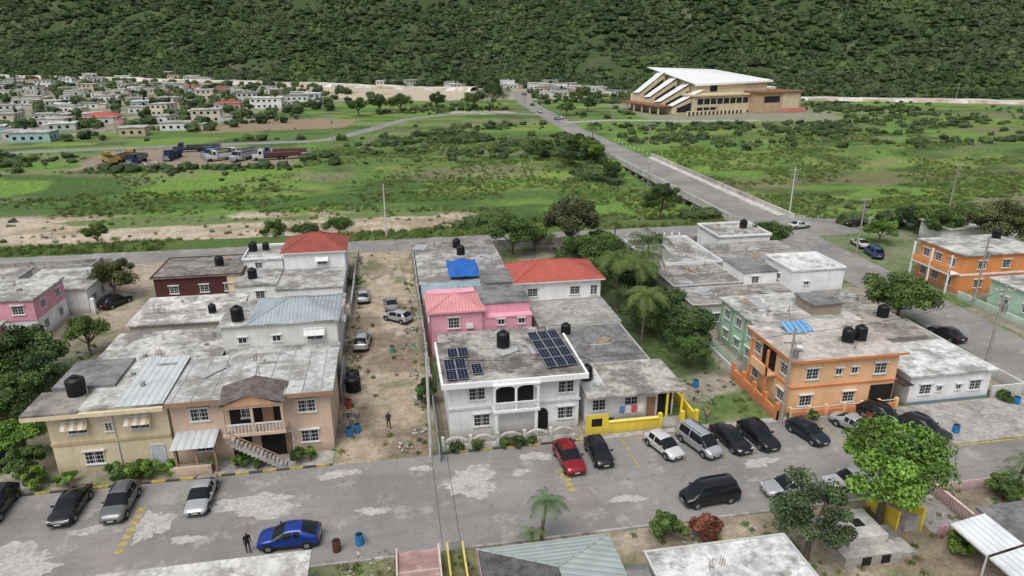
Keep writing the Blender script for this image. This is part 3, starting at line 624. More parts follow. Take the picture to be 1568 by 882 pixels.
# --- large white/flat roof compound
k=Bld('white_tiered_house'); block(k,51,58.6,77.2,84,5.8,WHITE,WROOF,.1,.15,par=.25); block(k,46,50.8,80.3,86.5,4.9,WHITE,GROOF,.1,.12,pre='left_')
window(k,'S',46,50.9,80.3,86,1.6,3.4,1,1)
window(k,'S',51,58.6,77.2,84,2.2,3.9,.7,.5,False); window(k,'W',51,58.6,77.2,84,3,3.9,.8,.8,False)
for x in (52,54.6,57): k.box('roof_post',WHITE,x,x+.2,78.2,78.4,5.95,6.7)
k.done()
for nm,a in (('concrete_compound',(36,50.8,74,79.9,3.2)),('concrete_compound',(36,45.7,80.3,88.6,3.5)),('concrete_compound',(48.5,62,88.9,99.3,3.2)),('concrete_compound',(51.2,59,71.4,76.9,2.9))):
    k=Bld(nm); block(k,a[0],a[1],a[2],a[3],a[4],wall((.55,.53,.5)),roofc((.34,.325,.30),(.15,.14,.13),.58,.2),.12,par=.12 if a[0]<40 else 0); roofclutter(k,*a[:4],a[4]+.18,16)
    k.box('roof_beam',CONC,a[0],a[1],(a[2]+a[3])/2,(a[2]+a[3])/2+.25,a[4]+.18,a[4]+.32); window(k,'S',a[0],a[1],a[2],a[3],3,1,1.3,1.1); window(k,'W',a[0],a[1],a[2],a[3],3,1,1.3,1.1); k.done()
k=Bld('white_parapet_house'); block(k,37,47.5,90,103.5,3.2,WHITE,LROOF,.2,par=.35); roofclutter(k,37,47,91,103,3.4,14)
for i in range(8): k.box('roof_pillar',WHITE,37.3+i*1.3,37.5+i*1.3,103.3,103.5,3.74,4.4)
window(k,'S',37,47.5,90,103,3,1,1.3,1.1); window(k,'W',37,47.5,90,103,4,1,1.3,1.1);window(k,'W',37,47.5,90,103,8,1,1.3,1.1); k.done()
k=Bld('white_parapet_house'); block(k,52,61,100,108,4.0,WHITE,LROOF,.2,par=.3); roofclutter(k,52,61,100,108,4.2,10); k.done()
# east side
OR3=wall((.74,.30,.11),.25)
k=Bld('bright_orange_house'); block(k,79,92,79.5,88,5.8,OR3,LROOF2,.4)
for z in (.9,3.7):
    for t in (3,7,11): window(k,'S',79,92,79.5,88,t,z,1.3,1.2)
    for t in (2,4.6,7): window(k,'W',79,92,79.5,88,t,z,1.2,1.2)
k.box('belt',WHITE,78.9,92,79.4,79.5,2.8,3.05); k.box('belt',WHITE,78.9,79,79.5,88,2.8,3.05)
k.box('balcony_floor',WHITE,77.4,78.9,80,87.5,2.85,3.05); k.box('balcony_rail',OR3,77.4,77.55,80,87.5,3.05,3.9)
for y in (80,83.7,87.3): k.box('balcony_column',WHITE,77.38,77.58,y,y+.2,0,5.8)
k.done()
k=Bld('mint_green_cottage'); block(k,79.6,94,67,75,3.9,wall((.46,.66,.50),.25),LROOF2,.35)
for t in (2,5,8): window(k,'S',79.6,94,67,75,t,1.2,1.2,1.1)
for t in (2,5.4): window(k,'W',79.6,94,67,75,t,1.2,1.2,1.1)
k.box('yard_wall',wall((.5,.62,.5)),77.6,77.8,64,78,-.1,1.2); k.done()
k=Bld('grey_roof_house'); block(k,100,112,82,90,3.3,WHITE); hip(k,'roof',GROOF,100,112,82,90,3.35,1.2); k.done()
k=Bld('flat_roof_house'); block(k,96,110,101,108,3.1,WHITE,LROOF2); k.done()
# bottom foreground houses
k=Bld('grey_hip_roof_house'); block(k,4.7,12.2,25,35.2,3.1,wall((.45,.42,.38)))
x0,x1,y0,y1=4.0,12.9,24,35.8; zr=4.6
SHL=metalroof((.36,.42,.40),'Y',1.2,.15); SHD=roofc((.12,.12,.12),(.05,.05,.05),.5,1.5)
k.poly('hip_roof_front',SHL,[(x1,y1,3.3),(x1,y0,3.3),(8.5,28,zr),(8.5,32,zr)],[(0,1,2,3)]); k.poly('hip_roof_back',SHL,[(x0,y1,3.3),(x1,y1,3.3),(8.5,32,zr)],[(0,1,2)])
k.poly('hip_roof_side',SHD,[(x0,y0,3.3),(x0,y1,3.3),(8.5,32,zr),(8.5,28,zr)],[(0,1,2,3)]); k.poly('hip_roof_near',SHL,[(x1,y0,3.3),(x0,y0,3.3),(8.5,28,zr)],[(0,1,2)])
for p in ((x0,y1),(x1,y1)): k.rod('ridge_cap',SHL,(p[0],p[1],3.32),(8.5,32,zr+.02),.06,n=5)
k.box('fascia',PINK,x0,x1,y1-.05,y1+.02,3.1,3.29); k.box('fascia',PINK,x0-.02,x0+.05,y0,y1-.06,3.1,3.29); k.done()
k=Bld('white_flat_roof_house'); block(k,15,24.4,24,33.7,2.9,wall((.5,.5,.47)),roofc((.66,.66,.64),(.22,.21,.2),.5,.3),.3,.15,par=.08); block(k,13,14.6,24,33.2,2.6,wall((.3,.3,.28)),GROOF,.05,.12,pre='side_'); roofclutter(k,15,24,28,33,3.05,8); k.done()
k=Bld('white_flat_roof_house'); block(k,-19.5,-7,27,37.8,2.8,wall((.55,.54,.5)),roofc((.6,.59,.55),(.28,.26,.23),.5,.3),.3,.15); roofclutter(k,-19,-7,32,37,3,10); k.done()
k=Bld('pink_porch'); k.box('slab',roofc((.45,.28,.27),(.25,.17,.15),.5),-1.2,1.6,33,39.2,-.1,.9); k.box('parapet',wall((.6,.5,.45)),-1.3,-1.2,33,39.3,-.1,1.2); k.box('parapet',wall((.6,.5,.45)),1.6,1.72,33,39.3,-.1,1.2); k.box('cross_wall',wall((.5,.4,.36)),-1.2,1.6,37,37.1,.9,1.05); k.done()
k=Bld('yellow_gate'); 
for x in (2.2,3.3): k.box('post',wall((.6,.5,.15)),x,x+.14,33,39.5,-.1,1.0)
for i in range(9): k.box('gate_bar',STEEL,2.45+i*.09,2.48+i*.09,39.3,39.34,.1,1.2)
k.done()
k=Bld('concrete_cistern'); k.box('base',CONC,29.2,33.6,33.2,37.6,-.1,.9); k.box('top',roofc((.5,.49,.45),(.3,.28,.26),.4),30,33,34.1,37,.9,1.7); k.box('hatch',DARK,31.2,32,35.2,36,1.7,1.73); k.box('opening',DARK,30.5,31.2,33.17,33.2,.1,.8); k.box('opening',DARK,32,32.7,33.17,33.2,.1,.8)
k.box('ramp',CONC,33.6,35,33.5,36.5,-.1,.4); k.done()
k=Bld('yellow_staircase')
for i in range(8): k.box('step',CONC,35.3,37.2,38.8-i*.36-.36,38.8-i*.36,-.1,.15+i*.14)
for x in (35.1,37.2): k.poly('stringer',YW,[(x,39,-.1),(x,35.8,-.1),(x,35.8,2.0),(x,39,.9),(x+.18,39,-.1),(x+.18,35.8,-.1),(x+.18,35.8,2.0),(x+.18,39,.9)],[(0,1,2,3),(7,6,5,4),(0,3,7,4),(3,2,6,7),(1,5,6,2)])
k.done()
k=Bld('pink_cottage'); block(k,40.3,52,26,34.6,2.5,wall((.62,.42,.42)),GROOF,.05); 
AW=metalroof((.7,.72,.73),'X',1.5,.1)
for y in (27.2,30.6): 
    k.poly('white_awning',AW,[(37.6,y,2.2),(40.2,y,2.75),(40.2,y+3.2,2.75),(37.6,y+3.2,2.2)],[(0,1,2,3)]); k.box('awning_edge',FRAME,37.55,37.6,y,y+3.2,2.05,2.2); k.box('awning_post',FRAME,37.7,37.8,y+.1,y+.2,0,2.15)
for i in range(9): k.box('pink_block',PINK,38.0+i*.4,38.2+i*.4,34.9,35.0,0,1.0)
roofclutter(k,42,50,28,34,2.68,8); k.done()
k=Bld('pink_rail_fence')
for i in range(16): k.box('baluster',wall((.72,.5,.5)),41.4,41.5,35.2+i*.27,35.32+i*.27,0,1.0)
k.box('rail',wall((.75,.55,.55)),41.36,41.54,35.1,39.5,1.0,1.1)
for i in range(22): k.box('baluster',wall((.72,.5,.5)),41.6+i*.27,41.72+i*.27,39.4,39.5,0,1.0)
k.done()
k=Bld('brick_tiled_path'); k.box('slab',PATCH,38,41.2,35.1,39.6,-.1,.06); k.done()
k=Bld('brown_house'); block(k,52.5,60,33,41,3.1,wall((.35,.14,.09)),BROOF,.3); window(k,'N',52.5,60,33,41,3,1,1.2,1.1); window(k,'W',52.5,60,33,41,4,1,1.2,1.1); k.done()
# block walls along the lane
BW=roofc((.38,.365,.345),(.2,.19,.18),.5,.6)
k=Bld('concrete_block_wall'); k.box('wall',BW,2.5,2.7,63,114,-.1,2.0)
for y in np.arange(63,114,4): k.box('pier',BW,2.42,2.78,y,y+.3,-.1,2.2)
k.done()
k=Bld('concrete_block_wall'); k.box('wall',BW,-6.5,-6.3,86.5,113,-.1,1.7); k.done()
k=Bld('concrete_block_wall'); k.box('wall',BW,3,34,114.2,114.4,-.1,1.4); k.box('wall',BW,-90,-45,113.8,114,-.1,1.6); k.box('wall',BW,36,66,109.5,109.7,-.1,1.8); k.done()
k=Bld('corrugated_fence'); k.box('sheets',metalroof((.35,.36,.36),'Y',3),-6.4,-6.32,63,70,-.1,2); k.box('sheets',metalroof((.35,.36,.36),'Y',3),2.6,2.66,53,62.8,-.1,1.7); k.box('sheets',metalroof((.30,.42,.45),'Y',3),2.6,2.66,50.8,52.9,-.1,1.4); k.done()
# tanks
for t in [(-27.2,56.6,6.32,.75,1.7),(-17.2,71.7,6.1,.65,1.7),(-25.5,100.5,3.5),(-21.3,104,4.4),(-20,95,3.1),(9.8,60.6,5.94,.65,1.7),(18.3,68.8,3.1,.55,1.3),(9.4,104,3.4),(9.5,98.5,3.9),(17.5,57.4,3.27,.55,1.6),(43.9,55.6,6.03,.6,1.5),(45.4,55.8,6.03,.6,1.6),(55.6,65.4,3.9,.65,1.5),(55,85.2,0,.6,1.6),(51,103,0),(58.5,104.5,4.2),(90,86,6,.6,1.4),(-5.3,65.2,0,.8,1.7),(-5.4,67.2,0,.7,1.4),(-22.3,81.5,3.5,.45,1.1),(-19.5,104.3,4.4,.5,1.2),(42,101,3.4)]: tank(*t)
# ------------------------------------------------------------------ hall
k=Bld('community_hall',147,322,0,.24)
HC=wall((.64,.54,.36),.2); HW=metalroof((.74,.75,.74),'Y',.35,.02); HG=plain('hall_glass',(.03,.03,.04),.2); HBR=wall((.22,.1,.06))
k.poly('main_walls',HC,[(6,8,0),(46,2,0),(46,44,0),(6,44,0),(6,8,13.5),(46,2,15),(46,44,18.5),(6,44,20)],[(0,1,5,4),(1,2,6,5),(2,3,7,6),(3,0,4,7)])
k.poly('main_roof',HW,[(4,6,13.8),(48,0,15.2),(48,46,18.7),(2,46,20.6),(18,26,19.2)],[(0,1,4),(1,2,4),(2,3,4),(3,0,4)])
k.poly('roof_fascia',WHITE,[(4,5.9,12.9),(48,-.1,14.3),(48,-.1,15.2),(4,5.9,13.8)],[(0,1,2,3)])
k.box('lower_block',HC,0,34,0,10,0,8.5); k.box('lower_roof',HC,-1,35,-1,10,8.5,9.3); k.box('window_band',HG,1,33,-.06,0,4.6,7.3); k.box('window_band',HG,1,14,-.06,0,1,3.2)
for i in range(9): k.box('mullion',HC,1+i*4,1.5+i*4,-.12,-.06,.0,8.5)
k.box('plinth',HBR,-.1,34.1,-.14,-.12,0,1)
k.poly('clerestory',HG,[(14,6.7,10),(18,6.1,10),(18,6.1,13.3),(14,6.7,13.2)],[(0,1,2,3)])
for i in range(4):
    v0=3+i*9.5; z0=3.4+i*1.6; z1=11.5+i*2.6; u1=6.2-i*.8
    k.poly('sawtooth_roof',HW,[(-11,v0,z0+.6),(u1,v0-1.4,z1),(u1,v0+5.2,z1-.6),(-11,v0+6,z0)],[(0,1,2,3)])
    k.poly('sawtooth_gable',HC,[(-10.3,v0+.4,0),(u1,v0-.8,0),(u1,v0-.8,z1-1.3),(-10.3,v0+.4,z0+.1)],[(0,1,2,3)])
    k.poly('sawtooth_glazing',HG,[(-8,v0+.15,1),(u1-1,v0-.9,1),(u1-1,v0-.9,z1-4),(-8,v0+.15,z0-.4)],[(0,1,2,3)])
    k.poly('sawtooth_valley',HBR,[(-10.3,v0+6,z0-.4),(u1,v0+5.2,z1-3.4),(u1,v0+8.6,z1-3.6),(-10.3,v0+9.4,z0-.6)],[(0,1,2,3)])
    k.poly('sawtooth_end',HC,[(-10.3,v0+.4,0),(-10.3,v0+9.4,0),(-10.3,v0+9.4,z0-.5),(-10.3,v0+.4,z0)],[(0,1,2,3)])
k.box('entry_canopy',HBR,-18,-10.4,4,40,3.6,4.2); 
for v in range(5,40,7): k.box('canopy_post',HC,-17.5,-16.9,v,v+.6,0,3.6)
k.box('annexe',wall((.5,.36,.22)),34,60,-8,6,0,9.5); k.box('annexe_roof',HBR,33,61,-9,7,9.5,10.1); k.box('annexe_window',HG,36,46,-8.06,-8,5,8); k.box('annexe_front',HC,48,59,-8.1,-8,0,9.4)
k.box('gate_wall',wall((.6,.22,.2)),44,60,-12,-11.5,0,2.4)
k.box('east_block',HC,46,56,6,34,0,11); k.box('east_roof',HW,45.5,56.5,6,34.5,11,11.4)
for i in range(14): k.box('arch_window',HG,-8+i*2.4,-7+i*2.4,-6.1,-6,.3,2.0)
k.box('forecourt_wall',HC,-9,27,-6,-5.7,0,2.4)
k.done()
# ------------------------------------------------------------------ distant houses
COLS=[(.70,.70,.68),(.55,.54,.5),(.6,.55,.45),(.5,.30,.27),(.5,.55,.52),(.66,.66,.64),(.35,.5,.52),(.52,.43,.3),(.62,.61,.58)]
ROOFS=[WROOF,LROOF2,LROOF,RED,GROOF,BROOF,LROOF2,REDB]
def small_house(a,b,z,w,d,h,ci,ri,rot=0):
    k=Bld('small_house',a,b,z,rot); wm=wall(COLS[ci],.25); rm=ROOFS[ri]
    k.box('walls',wm,-w/2,w/2,-d/2,d/2,-1.5,h)
    if rm in (RED,REDB): hip(k,'roof',rm,-w/2,w/2,-d/2,d/2,h+.02,1.5)
    else: k.box('roof',rm,-w/2-.3,w/2+.3,-d/2-.3,d/2+.3,h+.003,h+.22)
    if random.random()<.6: k.box('annexe',wall(COLS[(ci+2)%9],.3),w/2,w/2+w*.4,-d/2+.1,d*.2,-1.5,2.6); k.box('annexe_roof',ROOFS[(ri+1)%3],w/2+.35,w/2+w*.4+.2,-d/2-.2,d*.2+.2,2.603,2.75)
    z0=1.
    while z0<h-1:
        for x in np.arange(-w/2+1.6,w/2-1,2.8): k.box('windows',GLASS,x-.6,x+.6,-d/2-.03,-d/2,z0,z0+1.1)
        for y in np.arange(-d/2+1.6,d/2-1,3): k.box('windows',GLASS,w/2+.001,w/2+.03,y-.5,y+.5,z0,z0+1.1)
        z0+=2.8
    if random.random()<.4: k.cyl('roof_tank',BLACKP,w*.25,d*.2,h+.2,h+1.6,.6)
    k.done()
town=[(-135,272),(-70,325),(-50,390),(-28,436),(-60,540),(-350,730),(-700,560),(-300,290)]
aa=[];bb=[]
for i,a in enumerate(np.arange(-420,-30,20.)):
    for j,b_ in enumerate(np.arange(280,720,26.)):
        aa.append(a+R(-6,6)+(j%2)*9);bb.append(b_+R(-8,8))
aa=np.array(aa);bb=np.array(bb);sd=sdpoly(aa,bb,town); HOUSES=[]
for a,b_,s in zip(aa,bb,sd):
    X,Y=a*ca_-b_*sa_, a*sa_+b_*ca_
    if s>6 and X/Y>-.8 and random.random()<.76:
        if hs(a,b_)>-30: continue
        if -75<a and 395>b_>340: continue
        w,d=R(7,12),R(6.5,10); two=random.random()<.12
        small_house(a,b_,0,w,d,5.6 if two else R(2.7,3.4),random.choice([0,0,0,1,1,2,3,4,5,5,5,6,7,8,8]),random.choice([0,0,1,1,1,2,2,2,3,4,5,6,6,5,4,2,0,1]),R(-.35,.35)); HOUSES.append((a,b_))
for a,b_,w,d,h,ci,ri in [(-63,392,16,10,5.6,0,0),(-80,388,9,9,4,3,3),(-42,420,9,9,5.6,4,0),(-48,402,12,9,6,5,5),(-126,276,13,8,3.4,6,1),(-96,287,9,8,3.2,7,1),(-84,302,12,8,3.2,0,2),(-122,330,13,9,3.5,3,7)]: small_house(a,b_,0,w,d,h,ci,ri,R(-.1,.1)); HOUSES.append((a,b_))
for i in range(30):
    a,b_=R(88,150),R(440,535)
    if abs(a-(76+(b_-400)*.2))<9: continue
    small_house(a,b_,H(a,b_),R(7,12),R(7,10),random.choice([3,3,4.6]),random.randrange(9),random.choice([0,1,2,4,0,1]),R(-.3,.3)); HOUSES.append((a,b_))
for i in range(20):
    a=R(-480,-160) if i<15 else R(-30,60); b_=np.interp(a,HB_A,HB_B)+R(-6,40 if a<-200 else 18); small_house(a,b_,H(a,b_),R(8,13),R(7,10),3,random.randrange(9),random.choice([0,1,2,5]),R(-.4,.4)); HOUSES.append((a,b_))
# ------------------------------------------------------------------ vehicles
TYRE=plain('tyre_rubber',(.02,.02,.02),.85); RIM=plain('wheel_rim',(.4,.4,.42),.35,.8); CG=plain('car_glass',(.012,.014,.017),.06,0,.2,1); TRIM=plain('car_trim',(.03,.03,.03),.6)
LAMP=plain('headlamp_glass',(.65,.67,.7),.15); TAIL=plain('tail_lamp',(.35,.01,.01),.25); PLATE=plain('number_plate',(.6,.6,.5),.5)
KIND={'suv':dict(L=4.5,W=.91,H=1.64,belt=1.03,hood=.99,cowl=1.05,rf=.25,rr=-1.45,tail=-2.08,deck=1.08),
'coupe':dict(L=4.4,W=.91,H=1.56,belt=1.02,hood=.97,cowl=1.1,rf=.2,rr=-1.0,tail=-2.0,deck=1.10),
'sedan':dict(L=4.6,W=.88,H=1.44,belt=.92,hood=.86,cowl=1.05,rf=.25,rr=-.85,tail=-1.6,deck=.97),
'hatch':dict(L=4.1,W=.85,H=1.5,belt=.95,hood=.92,cowl=1.1,rf=.3,rr=-1.35,tail=-1.9,deck=1.0),
'van':dict(L=4.7,W=.88,H=1.85,belt=1.08,hood=1.02,cowl=1.65,rf=.85,rr=-1.95,tail=-2.26,deck=1.12)}
def car(name,a,b,head,kind,colr,z=.03,metal=.3):
    p=KIND[kind];L,W,Hh=p['L']/2,p['W'],p['H']
    pm=plain('car_paint',colr,.28,metal,.08,1,.8)
    mid=(p['rf']+p['rr'])/2+.05
    S=[(-L,.48,.74,.80,None),(-L+.07,.32,p['deck']*.87,.92,None),(p['tail'],.25,p['deck'],.98,None),(p['rr'],.22,p['belt']+.04,1,.985),(p['rr']+.14,.22,p['belt']+.035,1,.99),
       (mid-.05,.22,p['belt']+.01,1,1),(mid+.05,.22,p['belt']+.01,1,1),(p['rf'],.22,p['belt']-.03,1,.98),(p['cowl'],.22,p['hood'],.99,None),(L-.75,.22,p['hood']*.965,.98,None) if L-.75>p['cowl']+.05 else (p['cowl']+.06,.22,p['hood']*.99,.985,None),(L-.35,.24,p['hood']*.89,.945,None),(L-.1,.28,p['hood']*.77,.87,None),(L,.36,.58,.72,None)]
    vs=[];rows=[]
    for x,zb,zt,wf,cab in S:
        w=W*wf
        if cab: rw=W*.74;q=[(w*.94,zb),(w,zb+.2),(w*1.0,zt-.16),(w*.955,zt),(rw,Hh*cab-.1),(rw*.84,Hh*cab-.02),(0,Hh*cab)]
        else: q=[(w*.94,zb),(w,zb+(zt-zb)*.3),(w,zt-(zt-zb)*.25),(w*.955,zt-.07),(w*.84,zt-.01),(w*.6,zt+.02),(0,zt+.04)]
        row=[]
        for y,z_ in q+[(-y,z_) for y,z_ in q[-2::-1]]: row.append(len(vs)); vs.append((x,y,z_))
        rows.append(row)
    fs=[];mi=[];n=13
    for s in range(len(S)-1):
        c0,c1=S[s][4],S[s+1][4]
        for j in range(n-1):
            jj=min(j,n-2-j); f=(rows[s][j],rows[s+1][j],rows[s+1][j+1],rows[s][j+1]); m_=0
            if jj==3 and ((c0 and c1 and s not in (3,5)) or (c0 and not c1)): m_=1
            if (c0 is None)!=(c1 is None) and jj>=4: m_=1
            if jj==0: m_=2
            fs.append(f);mi.append(m_)
    for row in (rows[0],rows[-1]): fs.append(tuple(row));mi.append(0)
    fs.append(tuple([r[0] for r in rows]+[r[-1] for r in rows[::-1]]));mi.append(2)
    e=bpy.data.objects.new(name,None); e.location=(a,b,z); e.rotation_euler=(0,0,math.radians(head)); link(e)
    me_obj('body',vs,fs,[pm,CG,TRIM],mi,parent=e,smooth=True)
    k=Bld('x')
    for x in (-L*.6,L*.62):
        for s in (-1,1):
            y0=s*(W-.2);y1=s*(W+.006); k.cyl('wheel_arch',TRIM,x,.36,min(y0,y1),max(y0,y1),.40,20,axis='y')
            y0=s*(W-.2);y1=s*(W+.022); k.cyl('tyre',TYRE,x,.32,min(y0,y1),max(y0,y1),.32,20,axis='y')
            y1=s*(W+.028); k.cyl('rim',RIM,x,.32,min(y0,y1),max(y0,y1),.19,12,axis='y')
    for s in (-1,1):
        y0,y1=sorted((s*W*.5,s*W*.84)); k.box('headlamp',LAMP,L-.3,L-.1,y0,y1,.6,.70)
        k.box('tail_lamp',TAIL,-L-.01,-L+.2,*sorted((s*W*.64,s*W*.9)),.78,p['deck']*.86)
        k.box('mirror',pm,p['cowl']-.48,p['cowl']-.34,*sorted((s*W*.96,s*(W+.16))),p['belt'],p['belt']+.13)
        for x in (mid,p['cowl']-.15,p['rr']+.15): k.box('door_gap',TRIM,x-.008,x+.008,*sorted((s*(W-.02),s*(W+.004))),.45,p['belt']-.18)
        for x in (mid-.2,p['cowl']-1.15): k.box('door_handle',TRIM,x-.08,x+.08,*sorted((s*(W-.02),s*(W+.012))),p['belt']-.24,p['belt']-.2)
        if kind in('suv','van'): k.box('roof_rail',TRIM,p['rr']+.2,p['rf']-.15,*sorted((s*W*.62,s*W*.65)),Hh-.03,Hh+.035)
    k.box('grille',TRIM,L-.06,L+.012,-W*.5,W*.5,.40,.56); k.box('number_plate',PLATE,L+.012,L+.022,-.22,.22,.42,.52); k.box('number_plate',PLATE,-L-.02,-L+.05,-.22,.22,.6,.72)
    k.box('bumper',TRIM,-L-.012,-L+.1,-W*.7,W*.7,.36,.5)
    for (pn,m_),(V_,F_) in k.p.items(): me_obj(pn,V_,F_,[m_],parent=e)
BLK=(.012,.012,.014);SIL=(.38,.39,.40);GRY=(.13,.135,.14);WHC=(.62,.62,.6);BLU=(.006,.04,.26);REDc=(.24,.01,.015);NAV=(.015,.022,.035)
for c in [('parked_sedan',-26.1,49.3,-91,'sedan',BLK),('parked_suv',-22.4,49.0,-90,'suv',GRY),('parked_sedan',-16.4,48.9,-90,'sedan',SIL),('parked_suv',-31.8,50.3,-88,'suv',BLK),('parked_sedan',-34.9,57.5,-100,'sedan',NAV),
 ('blue_suv',-8.9,42.6,178,'coupe',BLU),('red_suv',13.6,48.8,-86,'suv',REDc),('parked_hatchback',16.4,49.2,-88,'hatch',BLK),('white_hatchback',22.4,49.2,-73,'hatch',WHC),('silver_minivan',25.7,49.1,-73,'van',SIL),
 ('parked_sedan',28.8,49.2,-80,'sedan',BLK),('parked_suv',31.5,49.2,-82,'suv',BLK),('parked_hatchback',36.3,49.0,-75,'hatch',NAV),('silver_sedan',41.3,49.2,-68,'sedan',SIL),('parked_suv',45.0,50.4,-66,'suv',BLK),('parked_suv',47.2,47.6,-66,'suv',BLK),
 ('black_minivan',23.3,41.9,184,'van',BLK),('silver_sedan',30.2,41.8,180,'sedan',SIL),('white_sedan',35.6,41.6,180,'sedan',WHC),
 ('parked_hatchback',-5.0,92.1,92,'hatch',SIL),('abandoned_hatchback',-.4,83.6,140,'hatch',(.4,.41,.42)),('parked_suv',-4.7,76.6,85,'suv',(.45,.45,.45)),('parked_sedan',-1.2,88.5,95,'sedan',(.25,.25,.24)),
 ('white_sedan',77.3,117.2,8,'sedan',WHC),('parked_sedan',89.5,116.8,5,'sedan',BLK),('parked_sedan',94.5,113.5,30,'sedan',GRY),('parked_sedan',66,66.5,95,'sedan',BLK),('parked_sedan',37.5,117.6,5,'sedan',NAV),('parked_suv',-38.6,96.0,60,'suv',BLK),
 ('blue_minivan',79.5,98.3,75,'van',(.03,.08,.22)),('parked_sedan',81,104,80,'sedan',WHC),
 ('sedan_on_road',75.6,311,100,'sedan',(.3,.3,.3)),('suv_on_road',78.6,315,100,'suv',WHC),('sedan_on_road',79,383,95,'sedan',NAV),('sedan_on_road',75,345,95,'sedan',WHC)]: car(*c)
def truck(name,a,b,head,cab,bed,kind='box'):
    k=Bld(name,a,b,0,math.radians(head)); cm=plain('truck_paint',cab,.4,.2); bm_=plain('truck_body',bed,.7)
    k.poly('cab',cm,[(2.2,-1.2,.8),(4,-1.2,.8),(4,1.2,.8),(2.2,1.2,.8),(2.2,-1.15,3.1),(3.6,-1.1,3.1),(3.6,1.1,3.1),(2.2,1.15,3.1),(4,-1.15,1.9),(4,1.15,1.9)],[(4,5,6,7),(0,1,8,5,4),(3,7,6,9,2),(0,4,7,3),(1,2,9,8)])
    k.poly('windscreen',CG,[(4.01,-1.05,1.95),(4.01,1.05,1.95),(3.64,1.0,3.0),(3.64,-1.0,3.0)],[(0,1,2,3)])
    for s in (-1,1): k.box('side_window',CG,2.7,3.5,*sorted((s*1.14,s*1.19)),1.95,2.8)
    k.box('bonnet',cm,4,5.4,-.9,.9,.8,1.8); k.box('grille',STEEL,5.4,5.45,-.7,.7,.8,1.7); k.box('bumper',STEEL,5.45,5.65,-1.2,1.2,.5,.9); k.box('chassis',TRIM,-5,5.3,-.5,.5,.6,.9)
    if kind=='box': k.box('cargo_bed',bm_,-5.2,1.9,-1.25,1.25,1.0,2.3); k.box('load',DARK,-5,1.7,-1.1,1.1,2.3,2.32)
    elif kind=='flat':
        k.box('flatbed',bm_,-9,1.9,-1.25,1.25,1.1,1.35)
        for i in range(10): k.box('stake',bm_,-8.9+i*1.1,-8.7+i*1.1,-1.25,-1.15,1.35,2.4)
        k.box('cargo',bm_,-8.5,1.5,-1.1,1.1,1.35,2.2)
    for x in (4.3,-2.2,-3.6):
        for s in (-1,1): k.cyl('wheel',TYRE,x,.5,*sorted((s*.75,s*1.2)),.5,14,axis='y')
    k.rod('exhaust',STEEL,(2.1,1.0,1),(2.1,1.0,3.7),.1)
    k.done()
for t in [('tipper_truck',-82,220,120,(.5,.32,.05),(.35,.23,.07)),('tipper_truck',-79,225,80,(.5,.35,.08),(.3,.2,.08)),('tipper_truck',-74.3,219.5,-95,(.03,.07,.22),(.2,.2,.2)),('tipper_truck',-66,226,-95,(.02,.04,.16),(.03,.04,.1)),('tipper_truck',-56,231,-100,(.06,.18,.4),(.2,.33,.45)),('tipper_truck',-53,226,-120,(.3,.5,.55),(.55,.55,.3)),('tipper_truck',-50,221,-150,(.65,.67,.68),(.5,.5,.5)),('tipper_truck',-46,227,-140,(.65,.65,.65),(.3,.3,.35)),('tipper_truck',-44,220,-120,(.6,.62,.65),(.4,.4,.42)),('flatbed_truck',-36,219,-170,(.6,.6,.6),(.10,.04,.04),'flat'),('flatbed_truck',-35,226,-175,(.1,.12,.2),(.11,.05,.05),'flat'),('flatbed_truck',-64,240,-175,(.05,.06,.1),(.05,.05,.06),'flat')]: truck(*t)
